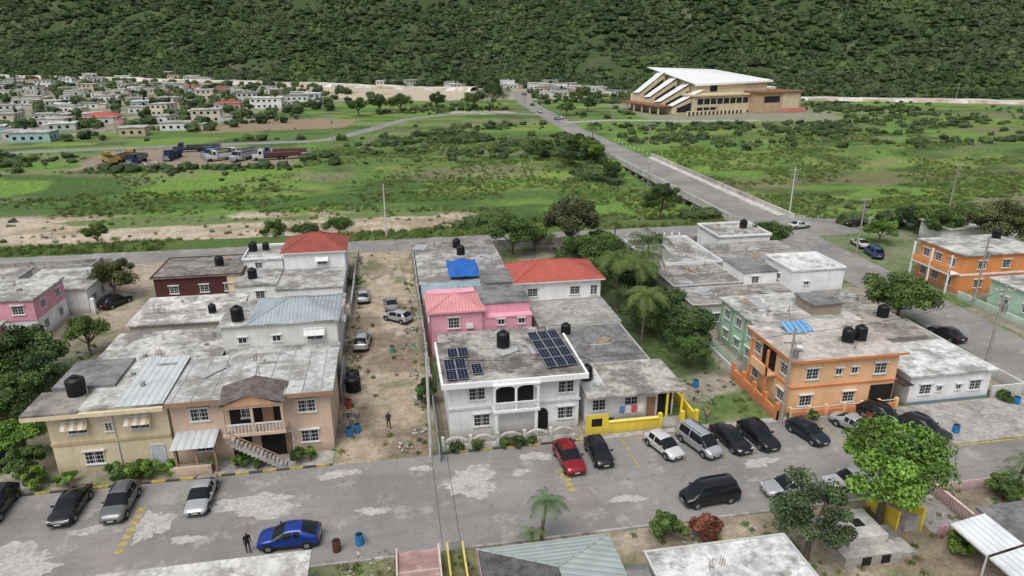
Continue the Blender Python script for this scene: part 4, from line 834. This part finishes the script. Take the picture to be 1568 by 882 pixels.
# ------------------------------------------------------------------ people
SKIN=plain('skin',(.09,.045,.025),.6)
def person(name,a,b,head,top,bottom,walk=.25):
    P_=[(0,0,.95),(0,0,1.15),(0,0,1.38),(0,0,1.5),(0.02,0,1.6),(0.02,0,1.72),
        (0,.1,.9),(walk*.6,.1,.5),(walk*.4,.1,.08),(walk*.4+.17,.1,.04),(0,-.1,.9),(-walk*.3,-.1,.5),(-walk,-.1,.1),(-walk+.16,-.1,.04),
        (0,.19,1.4),(-.06,.24,1.13),(.06,.25,.9),(.09,.25,.8),(0,-.19,1.4),(.02,-.24,1.13),(.12,-.25,.92),(.16,-.25,.82)]
    E=[(0,1),(1,2),(2,3),(3,4),(4,5),(0,6),(6,7),(7,8),(8,9),(0,10),(10,11),(11,12),(12,13),(2,14),(14,15),(15,16),(16,17),(2,18),(18,19),(19,20),(20,21)]
    Rr=[.14,.13,.15,.06,.095,.08,.09,.065,.045,.035,.09,.065,.045,.035,.065,.045,.032,.03,.065,.045,.032,.03]
    me=bpy.data.meshes.new('body'); me.from_pydata(P_,E,[]); o=bpy.data.objects.new('body_tmp',me); SC.collection.objects.link(o)
    md=o.modifiers.new('s','SKIN'); 
    for v,r in zip(me.skin_vertices[0].data,Rr): v.radius=(r,r)
    me.skin_vertices[0].data[0].use_root=True
    o.modifiers.new('u','SUBSURF').levels=2
    dg=bpy.context.evaluated_depsgraph_get(); nm=bpy.data.meshes.new_from_object(o.evaluated_get(dg)); bpy.data.objects.remove(o)
    nm.materials.clear()
    for m_ in (plain('shirt_cloth',top,.9),plain('trouser_cloth',bottom,.9),SKIN,plain('hair',(.01,.008,.006),.9)): nm.materials.append(m_)
    for f in nm.polygons:
        c=f.center; f.use_smooth=True
        f.material_index=3 if c.z>1.69 or (c.z>1.58 and c.x<-.03) else 2 if c.z>1.48 or (abs(c.y)>.19 and c.z<1.2 and c.z>.7) else 0 if c.z>.95 else 1 if c.z>.08 else 3
    e=bpy.data.objects.new(name,None); e.location=(a,b,.03); e.rotation_euler=(0,0,math.radians(head)); link(e)
    link(bpy.data.objects.new('body',nm),e)
    k=Bld('x'); 
    for s in (-1,1):
        for j,(dx,l) in enumerate(((-.03,.075),(-.01,.085),(.01,.08),(.03,.065))):
            hx,hz=((.09,.8) if s>0 else (.16,.82)); k.rod('fingers',SKIN,(hx+dx,s*.25,hz),(hx+dx+.02,s*.25,hz-l),.009,.006,5)
        k.rod('thumb',SKIN,((.09 if s>0 else .16)+.02,s*.25,.85),((.09 if s>0 else .16)+.06,s*.235,.8),.01,.007,5)
        k.cyl('eye',FRAME,s*.035,1.635,.095,.112,.012,8,axis='x')
    k.rod('nose',SKIN,(.1,0,1.64),(.135,0,1.6),.012,.016,6); k.rod('mouth',plain('lips',(.12,.04,.035),.5),(.105,-.025,1.565),(.105,.025,1.565),.009,n=6)
    for (pn,m_),(V_,F_) in k.p.items(): me_obj(pn,V_,F_,[m_],parent=e)
person('pedestrian',-11.7,42.1,-60,(.02,.02,.02),(.02,.02,.025),.1); person('pedestrian',-1.7,57.2,100,(.03,.03,.035),(.015,.015,.02),.3); person('pedestrian',28.2,52.9,200,(.5,.25,.2),(.1,.12,.2),.15)
# ------------------------------------------------------------------ poles, wires, drums
def pole(name,a,b,h=10,arm=True,rot=0,mt=WOOD,z=None):
    z=H(a,b) if z is None else z
    k=Bld(name,a,b,z,rot); k.cyl('shaft',mt,0,0,-.5,h,.17,10,.1)
    if arm:
        k.box('crossarm',WOOD,-1.1,1.1,-.06,.06,h-.7,h-.55); k.box('crossarm',WOOD,-.8,.8,-.06,.06,h-1.6,h-1.48)
        for x in (-1,-.4,.4,1): k.cyl('insulator',FRAME,x,0,h-.55,h-.35,.05,8)
        k.cyl('transformer',STEEL,.35,-.15,h-3,h-2.1,.25,12)
    k.done()
PALE=plain('concrete_pole',(.55,.54,.5),.8)
POL=[(35.2,51.6),(81.4,127.4),(-1.7,124.8),(1.9,51.9),(118.7,126.5),(81.3,210),(82.5,250.5),(67.2,172),(335,370),(-85.6,239.6),(-20,251),(66.5,300),(68,350),(90,360),(-90,123),(77.5,100),(60,-5),(1.9,-5),(77.5,75),(63.5,58),(-30,340),(-80,400),(-120,360),(-160,300),(-100,470),(-180,420),(-150,520),(-230,560),(230,395),(130,430)]
for i,(a,b_) in enumerate(POL): pole('utility_pole',a,b_,10 if i!=7 else 6,i not in (7,3,2),R(-.2,.2),PALE if i in (1,2,3) else WOOD)
def wire(p,q,sag=.8,r=.018):
    k=Bld('power_line'); n=10; p=Vector(p);q=Vector(q); pr=p
    for i in range(1,n+1):
        t=i/n; c=p.lerp(q,t); c.z-=4*sag*t*(1-t); k.rod('cable',BLACKP,pr,c,r,n=4); pr=c
    k.done()
for dx in (-.5,.5): wire((1.9+dx,51.9,9.3),(2.2+dx,-5,9.3)); wire((1.9,51.9,9.5-dx),(-1.7,124.8,9.5-dx),1.2); wire((81.4+dx,127.4,9.4),(118.7+dx,126.5,9.4)); wire((81.4+dx,127.4,9.4),(77.5+dx,100,9.4))
wire((35.2,51.6,9.4),(1.9,51.9,9.4),.9); wire((35.2,51.6,9.4),(63.5,58,9.4),.7); wire((35.2,51.6,9.2),(37,53,5.9),.1); wire((1.9,51.9,9.2),(4.5,54,5.9),.1)
wire((81.4,127.4,9.4),(81.3,210,9.4),1.5); wire((81.3,210,9.4),(82.5,250,9.4)); wire((77.5,100,9.3),(77.5,75,9.3)); wire((-1.7,124.8,9.3),(-90,123,9.3),1.5); wire((-1.7,124.8,9.3),(81.4,127.4,9.3),1.8)
def drum(a,b,c,r=.3,h=.88,z=0):
    k=Bld('plastic_drum',a,b,z); m_=plain('drum_plastic',c,.5)
    for i in range(3): k.cyl('body',m_,0,0,i*h/3,(i+1)*h/3-.03,r,16); k.cyl('ring',m_,0,0,(i+1)*h/3-.03,(i+1)*h/3,r*1.05,16)
    k.cyl('opening',DARK,0,0,h,h+.01,r*.85,16); k.done()
BD=(.03,.2,.42)
for d in [(-3.9,41.6,BD),(-5.5,41.2,(.12,.05,.03)),(-5.3,56.5,BD),(-4.6,57,BD),(-5.6,61.8,(.4,.06,.05)),(30.2,59.8,BD),(44.6,51.2,BD),(43.9,50.7,(.3,.05,.04)),(50.3,47.2,BD),(-1.2,74,(.1,.3,.2)),(17.2,53.6,BD),(19,53.8,(.02,.03,.08)),(60.4,50.8,BD)]: drum(*d[:3])
for nm,c,cen,rr,n in [('rubble_pile',(.4,.37,.33),(-3,38.2),2.6,90),('rubble_pile',(.35,.33,.3),(-6.0,37.5),1.2,40),('scrap_pile',(.12,.12,.13),(-5.4,60),.9,50),('scrap_pile',(.1,.22,.18),(.9,75),1.1,50),('rubble_pile',(.4,.38,.35),(1.2,56),.8,45),('scrap_pile',(.3,.1,.07),(-5.4,73),.7,35),('scrap_pile',(.14,.13,.12),(1.2,80),1.,50),('rubble_pile',(.33,.3,.26),(-70,215),4,80),('rubble_pile',(.36,.33,.29),(1,68),.7,35),('scrap_pile',(.5,.5,.5),(19.7,37.9),.8,16),('scrap_pile',(.05,.2,.3),(-5.2,58.3),.9,45),('rubble_pile',(.45,.43,.4),(1.4,62),.7,40),('scrap_pile',(.1,.09,.08),(1.1,87),1.1,60),('scrap_pile',(.3,.3,.3),(-5,81),.8,40),('rubble_pile',(.42,.38,.33),(-.3,53.6),.9,45),('rubble_pile',(.45,.4,.35),(27.4,37.5),1.2,60),('scrap_pile',(.25,.22,.2),(30,57),1.2,50)]:
    k=Bld(nm,cen[0],cen[1],0)
    for i in range(n):
        r=rr*math.sqrt(random.random());t=R(0,6.28);s=R(.05,.2)*(1 if rr<3 else 3);x,y=r*math.cos(t),r*math.sin(t);z=max(0,(1-r/rr))*.4
        vs=[(x+R(-s,s),y+R(-s,s),z+R(0,s)) for _ in range(6)]
        mt=plain('debris',random.choice([c,c,tuple(v*.5 for v in c),(.5,.48,.45)]),.9)
        k.poly('debris',mt,vs,[(0,1,2),(0,2,3),(3,4,5),(1,4,2),(0,5,4),(2,5,3),(0,1,5)])
    k.done()
# ------------------------------------------------------------------ vegetation
def leafmat(c,v=.35):
    key=('leaf',c)
    if key in _m: return _m[key]
    m,nt,b=newmat('leaves'); oi=N(nt,'ShaderNodeObjectInfo')
    c1=mix(nt,ramp(nt,noise_node(nt,1.3,2),.35,.65),tuple(x*(1-v) for x in c),tuple(x*(1+v) for x in c))
    c2=mix(nt,ramp(nt,oi.outputs['Random'],0,1,0,.45),c1,(c[0]*1.6,c[1]*1.25,c[2]*1.2))
    nt.links.new(c2,b.inputs['Base Color']); b.inputs['Roughness'].default_value=.65
    _m[key]=m; return m
def hillleaf(c):
    m,nt,b=newmat('hill_foliage'); oi=N(nt,'ShaderNodeObjectInfo')
    c1=mix(nt,ramp(nt,noise_node(nt,.012,4,.7),.48,.68,0,.5),c,(.105,.105,.06))
    c1=mix(nt,ramp(nt,noise_node(nt,.02,4,.6),.50,.66,0,.75),c1,(.085,.145,.038))
    c2=mix(nt,ramp(nt,oi.outputs['Random'],.0,.4,.6,0),c1,(.022,.04,.015)); c2=mix(nt,ramp(nt,oi.outputs['Random'],.8,1,0,.5),c2,(.12,.15,.06))
    nt.links.new(c2,b.inputs['Base Color']); b.inputs['Roughness'].default_value=.8
    return m
BARK=plain('bark',(.16,.13,.10),.95,0,.4,5)
def leaves_mesh(cl,per,size,seed,flat=.6):
    r=np.random.default_rng(seed); vs=[];mi=[]
    for ci,(c,rad) in enumerate(cl):
        d=r.normal(size=(per,3)); d/=np.linalg.norm(d,axis=1)[:,None]; rr=rad*(r.random(per)**.45)[:,None]
        p=np.array(c)+d*rr*np.array([1,1,.75])
        u=r.normal(size=(per,3));u/=np.linalg.norm(u,axis=1)[:,None]; nrm=d+r.normal(size=(per,3))*.8+np.array([0,0,.6]); w=np.cross(nrm,u); w/=np.linalg.norm(w,axis=1)[:,None]+1e-6
        u=np.cross(w,nrm);u/=np.linalg.norm(u,axis=1)[:,None]+1e-6
        s=(size*r.uniform(.6,1.3,per))[:,None]
        vs.append(np.stack([p-u*s,p-w*s*.55,p+u*s,p+w*s*.55],1).reshape(-1,3)); mi+=[ci%3]*per
    V_=np.concatenate(vs); F_=np.arange(len(V_)).reshape(-1,4); return V_,F_,mi
def tree(name,a,b,h,r,c=(.05,.10,.02),seed=0,dense=1.,th=None,sq=.8):
    rr=random.Random(seed+int(a*7)+int(b*3)); e=bpy.data.objects.new(name,None); zz=H(a,b) if b>122 else 0; e.location=(a,b,zz); link(e)
    th=th if th is not None else h*.32; cz=(h+th)/2; rz=(h-th)/2*1.0; cl=[]
    for i in range(int(30*dense)):
        t=rr.uniform(0,6.28);ph=math.acos(rr.uniform(-.6,1));q=rr.uniform(.4,1.0)
        cl.append(((r*q*math.sin(ph)*math.cos(t)*rr.uniform(.75,1.15),r*q*math.sin(ph)*math.sin(t)*rr.uniform(.75,1.15),cz+rz*q*math.cos(ph)),r*rr.uniform(.18,.36)))
    size=max(.11,min(.22,r*.043)); per=int(np.clip(230*(r*.3/size)**2/ (2.6**2),130,330))
    V_,F_,mi=leaves_mesh(cl,per,size,seed)
    me=bpy.data.meshes.new('crown'); me.from_pydata(V_.tolist(),[],F_.tolist())
    for q in (1,.62,1.45): me.materials.append(leafmat((c[0]*q,c[1]*q,c[2]*q)))
    me.polygons.foreach_set('material_index',mi); link(bpy.data.objects.new('crown',me),e)
    k=Bld('x'); tr=max(.06,h*.028); k.rod('trunk',BARK,(0,0,-.3),(0,0,th),tr*1.3,tr,8)
    for i in range(0,len(cl),3):
        c_=cl[i][0]; k.rod('limb',BARK,(0,0,th*.9),(c_[0]*.85,c_[1]*.85,c_[2]*.95),tr*.6,tr*.15,5)
    for (pn,m_),(V2,F2) in k.p.items(): me_obj(pn,V2,F2,[m_],parent=e)
G1=(.06,.11,.025);G2=(.042,.078,.02);G3=(.09,.17,.026);G4=(.038,.068,.022);G5=(.12,.22,.035)
T=[(-38.8,73,6,4,G2),(-42.5,66,6.5,4.5,G3),(-36.5,62.5,6,3.4,G1),(-33,57.3,4.5,2.2,G3),(-31.6,54.4,3,1.6,G1),(-39.5,98.6,5.5,3.2,(.07,.085,.024)),(-35.7,79.3,5,2.4,G1),(-45,72,6,4,G2),(-50,66,6,4,G1),(-36,68,5,3,G4),
(19.4,109.5,6.8,4.4,G1),(29,108.5,10,4.6,(.06,.078,.032)),(23.5,111,5,3,G3),(34.5,108,4,2.5,G1),(55.7,134,8,3.8,G2),(63,71.5,6.5,4.2,G1),(103,97,8.5,5.5,(.07,.09,.03)),(97,104,6,4,G1),(64,104.5,4.8,3.4,G1),(85.5,105,4.5,3,G3),(98.8,112.5,4.2,4,G2),(108,110,4,4,G1),
(33.2,69.5,5,3.4,G2),(30,74,5,3.2,G1),(31.8,64.5,3.5,2.4,G1),(32.5,85,6,3.4,G2),(28.2,90,5,3,G1),(31.5,95,6,3.6,G2),(29,101,5,3.5,G1),(33.5,103,5,3,G3),(33.8,77.5,4.8,2.6,G2),
(-54.8,134,4.5,2.4,G1),(-22.8,131.5,3.2,3,G1),(-17,132,2.6,2.4,G2),(-10.8,132.5,3.6,3.0,G1),(62,93,3,2,G1),(66,110,3.5,2.2,G3),(4.6,104.5,3,1.5,G1),(2.0,61,3,1.1,G2),
(34.8,37.2,8.0,3.9,G5),(27.2,34.6,6.4,2.7,(.055,.085,.033)),(17.9,38,2.4,1.3,G1),(20.9,37.6,1.9,1.25,(.13,.05,.03)),(41,30,2.5,1.5,G1),(38.2,33.2,1.8,.9,G3),(46.5,38,2,1.2,G1),(49.5,37,2.6,1.4,G4),
(54,364,13,9,G2),(45,370,9,6,G1),(25,369,9,4.5,G4),(-4,351,9,5,G2),(6,356,9,6,G1),(-14,343,8,5,G1),(48,214,5,3,G1),(60,200,6,4,G3),(55,207,7,4.5,G1),(63,190,4,3,G1),(85,330,6,4,G1),(100,345,7,4,G2),(110,395,9,6,G1),(61,181,4.5,3.2,G2),(52,198,4,3.2,G4),(63,214,5,3.5,G1),(45,205,4,3,G2),(62,226,5,3.4,G2)]
for i,t in enumerate(T): tree('broadleaf_tree' if t[2]>2.6 else 'shrub',t[0],t[1],t[2],t[3],t[4],seed=i*13+5,dense=1.3 if t[3]>3.3 else .9,th=None if t[2]>3.2 else .2)
for i,(a,b_,h,r) in enumerate([(-23.5,52.9,1.7,1.3),(-22.2,53,1.9,1.2),(-30.2,53,1.8,1.2),(-27.8,52.9,1.3,.9),(-19.9,52.9,1.5,.8),(-14,52.8,1.5,.8),(-12.8,52.7,1.3,.6),(-9.6,52.9,1.6,.8),(-8.4,52.9,1.5,.7),(4.3,52.2,.9,.7),(6,52.25,1,.8),(8.6,52.2,.9,.7),(9.7,52.2,1,.7),(11,52.2,.8,.6),(36,50.9,.8,.5),(38.5,51.6,1,.6),(59.8,51.6,1.2,.8),(27.7,60.4,1.3,1),(-6.6,99,1.5,.9)]):
    tree('shrub',a,b_,h,r,random.choice([G1,G3,G2]),seed=900+i,dense=.6,th=.15)
def palm(a,b,h,fl=2.6,n=16,c=(.075,.125,.03),seed=0):
    rr=random.Random(seed); e=bpy.data.objects.new('palm_tree',None); e.location=(a,b,H(a,b) if b>122 else 0); link(e)
    k=Bld('x'); lx,ly=rr.uniform(-.6,.6),rr.uniform(-.6,.6); pr=(0,0,-.3)
    for i in range(1,9):
        t=i/8; c_=(lx*t*t,ly*t*t,h*t); k.rod('trunk',BARK,pr,c_,.17-.06*t+.01*(i%2),.16-.06*t,8); pr=c_
    V_=[];F_=[]
    for f in range(n):
        az=2*math.pi*f/n+rr.uniform(-.2,.2); el=rr.uniform(.1,1.2); L_=fl*rr.uniform(.8,1.1); p=Vector(pr);seg=12
        for i in range(seg):
            t=i/seg; ang=el-2.0*t*(1.0 if el>.5 else .8); d=Vector((math.cos(az)*math.cos(ang),math.sin(az)*math.cos(ang),math.sin(ang))); side=Vector((-math.sin(az),math.cos(az),0))
            q=p+d*(L_/seg); wl=fl*.26*math.sin(math.pi*min(1,t*.85+.15))**.7
            for s in (-1,1):
                for o_ in (0,.5):
                    b0=p.lerp(q,o_);tip=b0+side*s*wl+d*wl*.5+Vector((0,0,-wl*.45+rr.uniform(-.08,.05))); m=len(V_)
                    V_+=[b0,b0+d*(L_/seg*.3),tip]; F_.append((m,m+1,m+2))
            m=len(V_); V_+=[p+side*.02,q+side*.02,q-side*.02,p-side*.02]; F_.append((m,m+1,m+2,m+3)); p=q
    me_obj('fronds',[tuple(v) for v in V_],F_,[leafmat(c)],parent=e)
    for (pn,m_),(V2,F2) in k.p.items(): me_obj(pn,V2,F2,[m_],parent=e)
for i,p in enumerate([(9.1,39.3,3.4,1.9,18,(.07,.13,.045)),(29.5,76,8.5,3.8,22),(28.3,71,6,3.6,22,(.11,.14,.035)),(33,82,9.5,4,22,(.06,.09,.025)),(29,83,7.5,3.4,18),(31,79,8.5,3.6,20,(.065,.1,.025)),(37.7,110.5,6,2.2,16),(48.8,39.0,3,1.8,14),(68,227,6,3,16),(8.3,38.8,1.6,1.4,10),(-16.5,53.0,1.2,1,10),(47.6,38.6,1.8,1.3,10),(35,111.5,5,2.2,14)]): palm(*p,seed=i)
def crown_variant(i,leafy,c,hill=False):
    bm=bmesh.new(); bmesh.ops.create_icosphere(bm,subdivisions=2,radius=.8)
    rr=random.Random(i); ph=[rr.uniform(0,6) for _ in range(6)]
    for v in bm.verts:
        p=v.co; f=1+.22*math.sin(p.x*5+ph[0])*math.sin(p.y*5+ph[1])+.15*math.sin(p.z*7+ph[2])+rr.uniform(-.16,.16); v.co=p*f; v.co.z=v.co.z*.75+.35
    V_=[tuple(v.co) for v in bm.verts];F_=[tuple(v.index for v in f.verts) for f in bm.faces]; bm.free()
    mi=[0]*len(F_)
    if leafy:
        V2,F2,m2=leaves_mesh([((0,0,.45),.95)]+[((rr.uniform(-.7,.7),rr.uniform(-.7,.7),rr.uniform(.2,.95)),.4) for _ in range(5)],leafy,.1 if leafy>50 else .15,i); n=len(V_); V_+=V2.tolist(); F_+=(F2+n).tolist(); mi+=[q for q in m2]
    me=bpy.data.meshes.new('crown_form'); me.from_pydata(V_,[],F_)
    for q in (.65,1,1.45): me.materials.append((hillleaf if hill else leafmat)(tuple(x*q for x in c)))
    me.polygons.foreach_set('material_index',mi); return bpy.data.objects.new('crown_form_%d'%i,me)
def coll(name,objs):
    c=bpy.data.collections.new(name)
    for o in objs: c.objects.link(o)
    return c
def scatter(name,pts,scl,cl):
    me=bpy.data.meshes.new(name); me.from_pydata([tuple(p) for p in pts],[],[])
    at=me.attributes.new('sc','FLOAT','POINT'); at.data.foreach_set('value',np.asarray(scl,dtype=np.float32))
    ob=link(bpy.data.objects.new(name,me)); ng=bpy.data.node_groups.new(name,'GeometryNodeTree')
    ng.interface.new_socket('Geometry',in_out='INPUT',socket_type='NodeSocketGeometry'); ng.interface.new_socket('Geometry',in_out='OUTPUT',socket_type='NodeSocketGeometry')
    gi=N(ng,'NodeGroupInput');go=N(ng,'NodeGroupOutput');ip=N(ng,'GeometryNodeInstanceOnPoints');ci=N(ng,'GeometryNodeCollectionInfo'); ci.inputs['Collection'].default_value=cl; ci.inputs['Separate Children'].default_value=True; ci.inputs['Reset Children'].default_value=True
    na=N(ng,'GeometryNodeInputNamedAttribute',data_type='FLOAT'); na.inputs['Name'].default_value='sc'
    rv=N(ng,'FunctionNodeRandomValue',data_type='FLOAT_VECTOR'); rv.inputs[0].default_value=(-.15,-.15,0); rv.inputs[1].default_value=(.15,.15,6.28)
    ip.inputs['Pick Instance'].default_value=True
    L=ng.links; L.new(gi.outputs[0],ip.inputs['Points']); L.new(ci.outputs[0],ip.inputs['Instance']); L.new(na.outputs[0],ip.inputs['Scale']); L.new(rv.outputs[0],ip.inputs['Rotation']); L.new(ip.outputs[0],go.inputs[0])
    md=ob.modifiers.new('scatter','NODES'); md.node_group=ng
CF=coll('hill_crowns',[crown_variant(i,28,c,True) for i,c in enumerate([(.052,.09,.028),(.038,.068,.023),(.066,.10,.036),(.045,.08,.024)])])
CB=coll('bush_crowns',[crown_variant(10+i,64,c) for i,c in enumerate([(.055,.10,.03),(.04,.07,.024),(.078,.125,.036)])])
# hillside forest
n=50000; Yw=430+ (rng.random(n)**1.15)*1250; Xw=(rng.random(n)*2-1)*.84*Yw
a_=Xw*ca_+Yw*sa_; b_=-Xw*sa_+Yw*ca_; s_=hs(a_,b_); dn=fbm(a_,b_,60,5,70)
keep=(s_>2)&(s_<800)&(dn+.25*rng.random(n)>.42); a_,b_,s_,Yw=a_[keep],b_[keep],s_[keep],Yw[keep]
hh=np.array(HOUSES); dm=np.min(np.hypot(a_[:,None]-hh[None,:,0],b_[:,None]-hh[None,:,1]),1); kk=dm>8; a_,b_,s_,Yw=a_[kk],b_[kk],s_[kk],Yw[kk]
z_=height(a_,b_); sc_=(1.2+3.6*rng.random(len(a_))**1.6)*(1+Yw/2200)
scatter('hill_forest',np.stack([a_,b_,z_-.3],-1),sc_,CF)
# meadow shrubs
def avoid(a,b,pad=0):
    k=np.ones(len(a),bool)
    k&=~((a>65.5-pad)&(a<84+pad)&(b<520))
    for r in [(-92,-26,207,250),(120,212,280,385)]: k&=~((a>r[0])&(a<r[1])&(b>r[2])&(b<r[3]))
    rp=[(-260,232),(-125,247),(-77,253),(-23,259),(-9,286),(8,325),(30,345),(47,350),(76,332)]
    for p,q in zip(rp[:-1],rp[1:]):
        ex,ey=q[0]-p[0],q[1]-p[1];t=np.clip(((a-p[0])*ex+(b-p[1])*ey)/(ex*ex+ey*ey),0,1);k&=np.hypot(a-p[0]-t*ex,b-p[1]-t*ey)>4.5+pad
    return k
sandpoly=[(-400,133),(-60,133.5),(14,131),(24,138),(14,153),(-20,157),(-60,162),(-400,180)]
n=16000; a_=rng.uniform(-230,330,n); b_=rng.uniform(124,450,n); f=fbm(a_*.6,b_,24,4,90)
pr=np.where(b_>200,ss(f,.54,.68)*.7,ss(f,.58,.72)*.25)+.006
pr=np.where((a_>85)&(b_>215)&(b_<330),pr+.07,pr)
keep=(rng.random(n)<pr)&(hs(a_,b_)<5)&avoid(a_,b_)&(sdpoly(a_,b_,town)<0)&((sdpoly(a_,b_,sandpoly)<0)|(rng.random(n)<.1))&(~((a_<66)&(b_>425)))
a_,b_=a_[keep],b_[keep]; scatter('meadow_shrubs',np.stack([a_,b_,height(a_,b_)-.15],-1),rng.uniform(.35,1.8,len(a_))*np.where(b_>205,1.2,.65),CB)
# bush thickets
pts=[];
for (ca2,cb2,ra,rb,nn) in [(24,250,16,7,90),(44,236,8,5,40),(0,245,12,5,30),(20,268,12,6,30),(60,208,7,10,80),(57,188,6,8,45),(50,220,8,8,50),(130,270,26,12,70),(170,250,30,10,70),(105,240,12,10,30),(62,128,6,2.5,16),(18,131,10,2,12),(120,118,30,4,40),(-60,205,30,3,30),(-30,262,30,3,24),(-110,225,18,10,26),(-150,235,30,12,40),(240,330,50,20,90),(40,290,20,8,18),(64,245,4,14,30),(200,215,50,6,40)]:
    pts+=[(random.gauss(ca2,ra*.5),random.gauss(cb2,rb*.5)) for _ in range(nn)]
P2=np.array(pts); P2=P2[avoid(P2[:,0],P2[:,1])]; scatter('bush_thicket',np.stack([P2[:,0],P2[:,1],height(P2[:,0],P2[:,1])-.2],-1),rng.uniform(.9,2.5,len(P2)),CB)
# town trees (distant mass)
n=2600; a_=rng.uniform(-430,60,n); b_=rng.uniform(270,800,n)
dm=np.min(np.hypot(a_[:,None]-hh[None,:,0],b_[:,None]-hh[None,:,1]),1); keep=(dm>7)&(hs(a_,b_)<0)&avoid(a_,b_,2)&((sdpoly(a_,b_,town)>-25))&(rng.random(n)<.75)
a_,b_=a_[keep],b_[keep]; scatter('distant_town_trees',np.stack([a_,b_,0*a_+.6],-1),rng.uniform(1.3,3.8,len(a_)),CB)
n=300; a_=rng.uniform(85,230,n); b_=rng.uniform(385,520,n); keep=avoid(a_,b_,3)&(np.min(np.hypot(a_[:,None]-hh[None,:,0],b_[:,None]-hh[None,:,1]),1)>8)&(rng.random(n)<np.where((a_<150)&(b_>440),.25,.7))
a_,b_=a_[keep],b_[keep]; scatter('distant_town_trees',np.stack([a_,b_,height(a_,b_)],-1),rng.uniform(1.2,3.2,len(a_)),CF)
# grass tufts
def tuft(i,c):
    rr=random.Random(i);V_=[];F_=[]
    for j in range(26):
        t=rr.uniform(0,6.28);r=rr.uniform(0,.5);x,y=r*math.cos(t),r*math.sin(t);h=rr.uniform(.3,.8);dx,dy=rr.uniform(-.3,.3),rr.uniform(-.3,.3);w=.07;m=len(V_)
        V_+=[(x-w,y,0),(x+w,y,0),(x+dx,y+dy,h)];F_.append((m,m+1,m+2))
    me=bpy.data.meshes.new('tuft');me.from_pydata(V_,[],F_);me.materials.append(leafmat(c));return bpy.data.objects.new('tuft_%d'%i,me)
CT=coll('tufts',[tuft(1,(.105,.18,.04)),tuft(2,(.085,.14,.04)),tuft(3,(.16,.19,.06))])
n=34000; a_=rng.uniform(-170,200,n); b_=123+rng.random(n)**1.3*120; keep=avoid(a_,b_)&(fbm(a_*.6,b_,10,4,95)>.48)&((sdpoly(a_,b_,sandpoly)<0)|(rng.random(n)<.12))
a_,b_=a_[keep],b_[keep]; scatter('meadow_grass',np.stack([a_,b_,height(a_,b_)-.02],-1),rng.uniform(.5,1.3,len(a_)),CT)
# weeds in town
n=5000; a_=rng.uniform(-60,66,n); b_=rng.uniform(30,114,n)
keep=(((a_>-6.6)&(a_<2.3)&((a_<-4.8)|(a_>.8)|(rng.random(n)<.12)))|((a_>25.8)&(a_<36))|((b_<39.5)&(b_>34.5))|((a_>-58)&(a_<-33)&(b_<82))|((a_>-32)&(a_<-6.6)&(b_>108)))&((b_<39.5)|(b_>52.2))
a_,b_=a_[keep],b_[keep]; scatter('town_weeds',np.stack([a_,b_,0*a_],-1),rng.uniform(.25,.75,len(a_)),CT)
# ------------------------------------------------------------------ light, camera
w=bpy.data.worlds.new('World'); SC.world=w; w.use_nodes=True; nt=w.node_tree; bg=nt.nodes['Background']
sky=nt.nodes.new('ShaderNodeTexSky'); sky.sky_type='NISHITA'; sky.sun_disc=False; sky.sun_elevation=math.radians(62); sky.sun_rotation=math.radians(215); sky.dust_density=4
hsn=nt.nodes.new('ShaderNodeHueSaturation'); hsn.inputs['Saturation'].default_value=.4
nt.links.new(sky.outputs[0],hsn.inputs['Color']); nt.links.new(hsn.outputs[0],bg.inputs[0]); bg.inputs[1].default_value=.15
sl=bpy.data.lights.new('sun','SUN'); sl.energy=2.05; sl.angle=math.radians(45); sl.color=(1,.995,.985); so=link(bpy.data.objects.new('sun',sl))
az=math.radians(215);el=math.radians(62); d=Vector((math.sin(az)*math.cos(el),math.cos(az)*math.cos(el),math.sin(el))); so.rotation_euler=d.to_track_quat('Z','Y').to_euler(); so.location=(0,0,80)
cd=bpy.data.cameras.new('camera'); cd.lens=24; cd.sensor_width=36; cd.clip_end=6000; cd.clip_start=.5
co=link(bpy.data.objects.new('camera',cd)); co.location=(0,0,34.5); co.rotation_euler=(math.radians(70),0,math.radians(-10)); SC.camera=co
SC.view_settings.view_transform='Standard'; SC.view_settings.look='None'; SC.view_settings.exposure=0
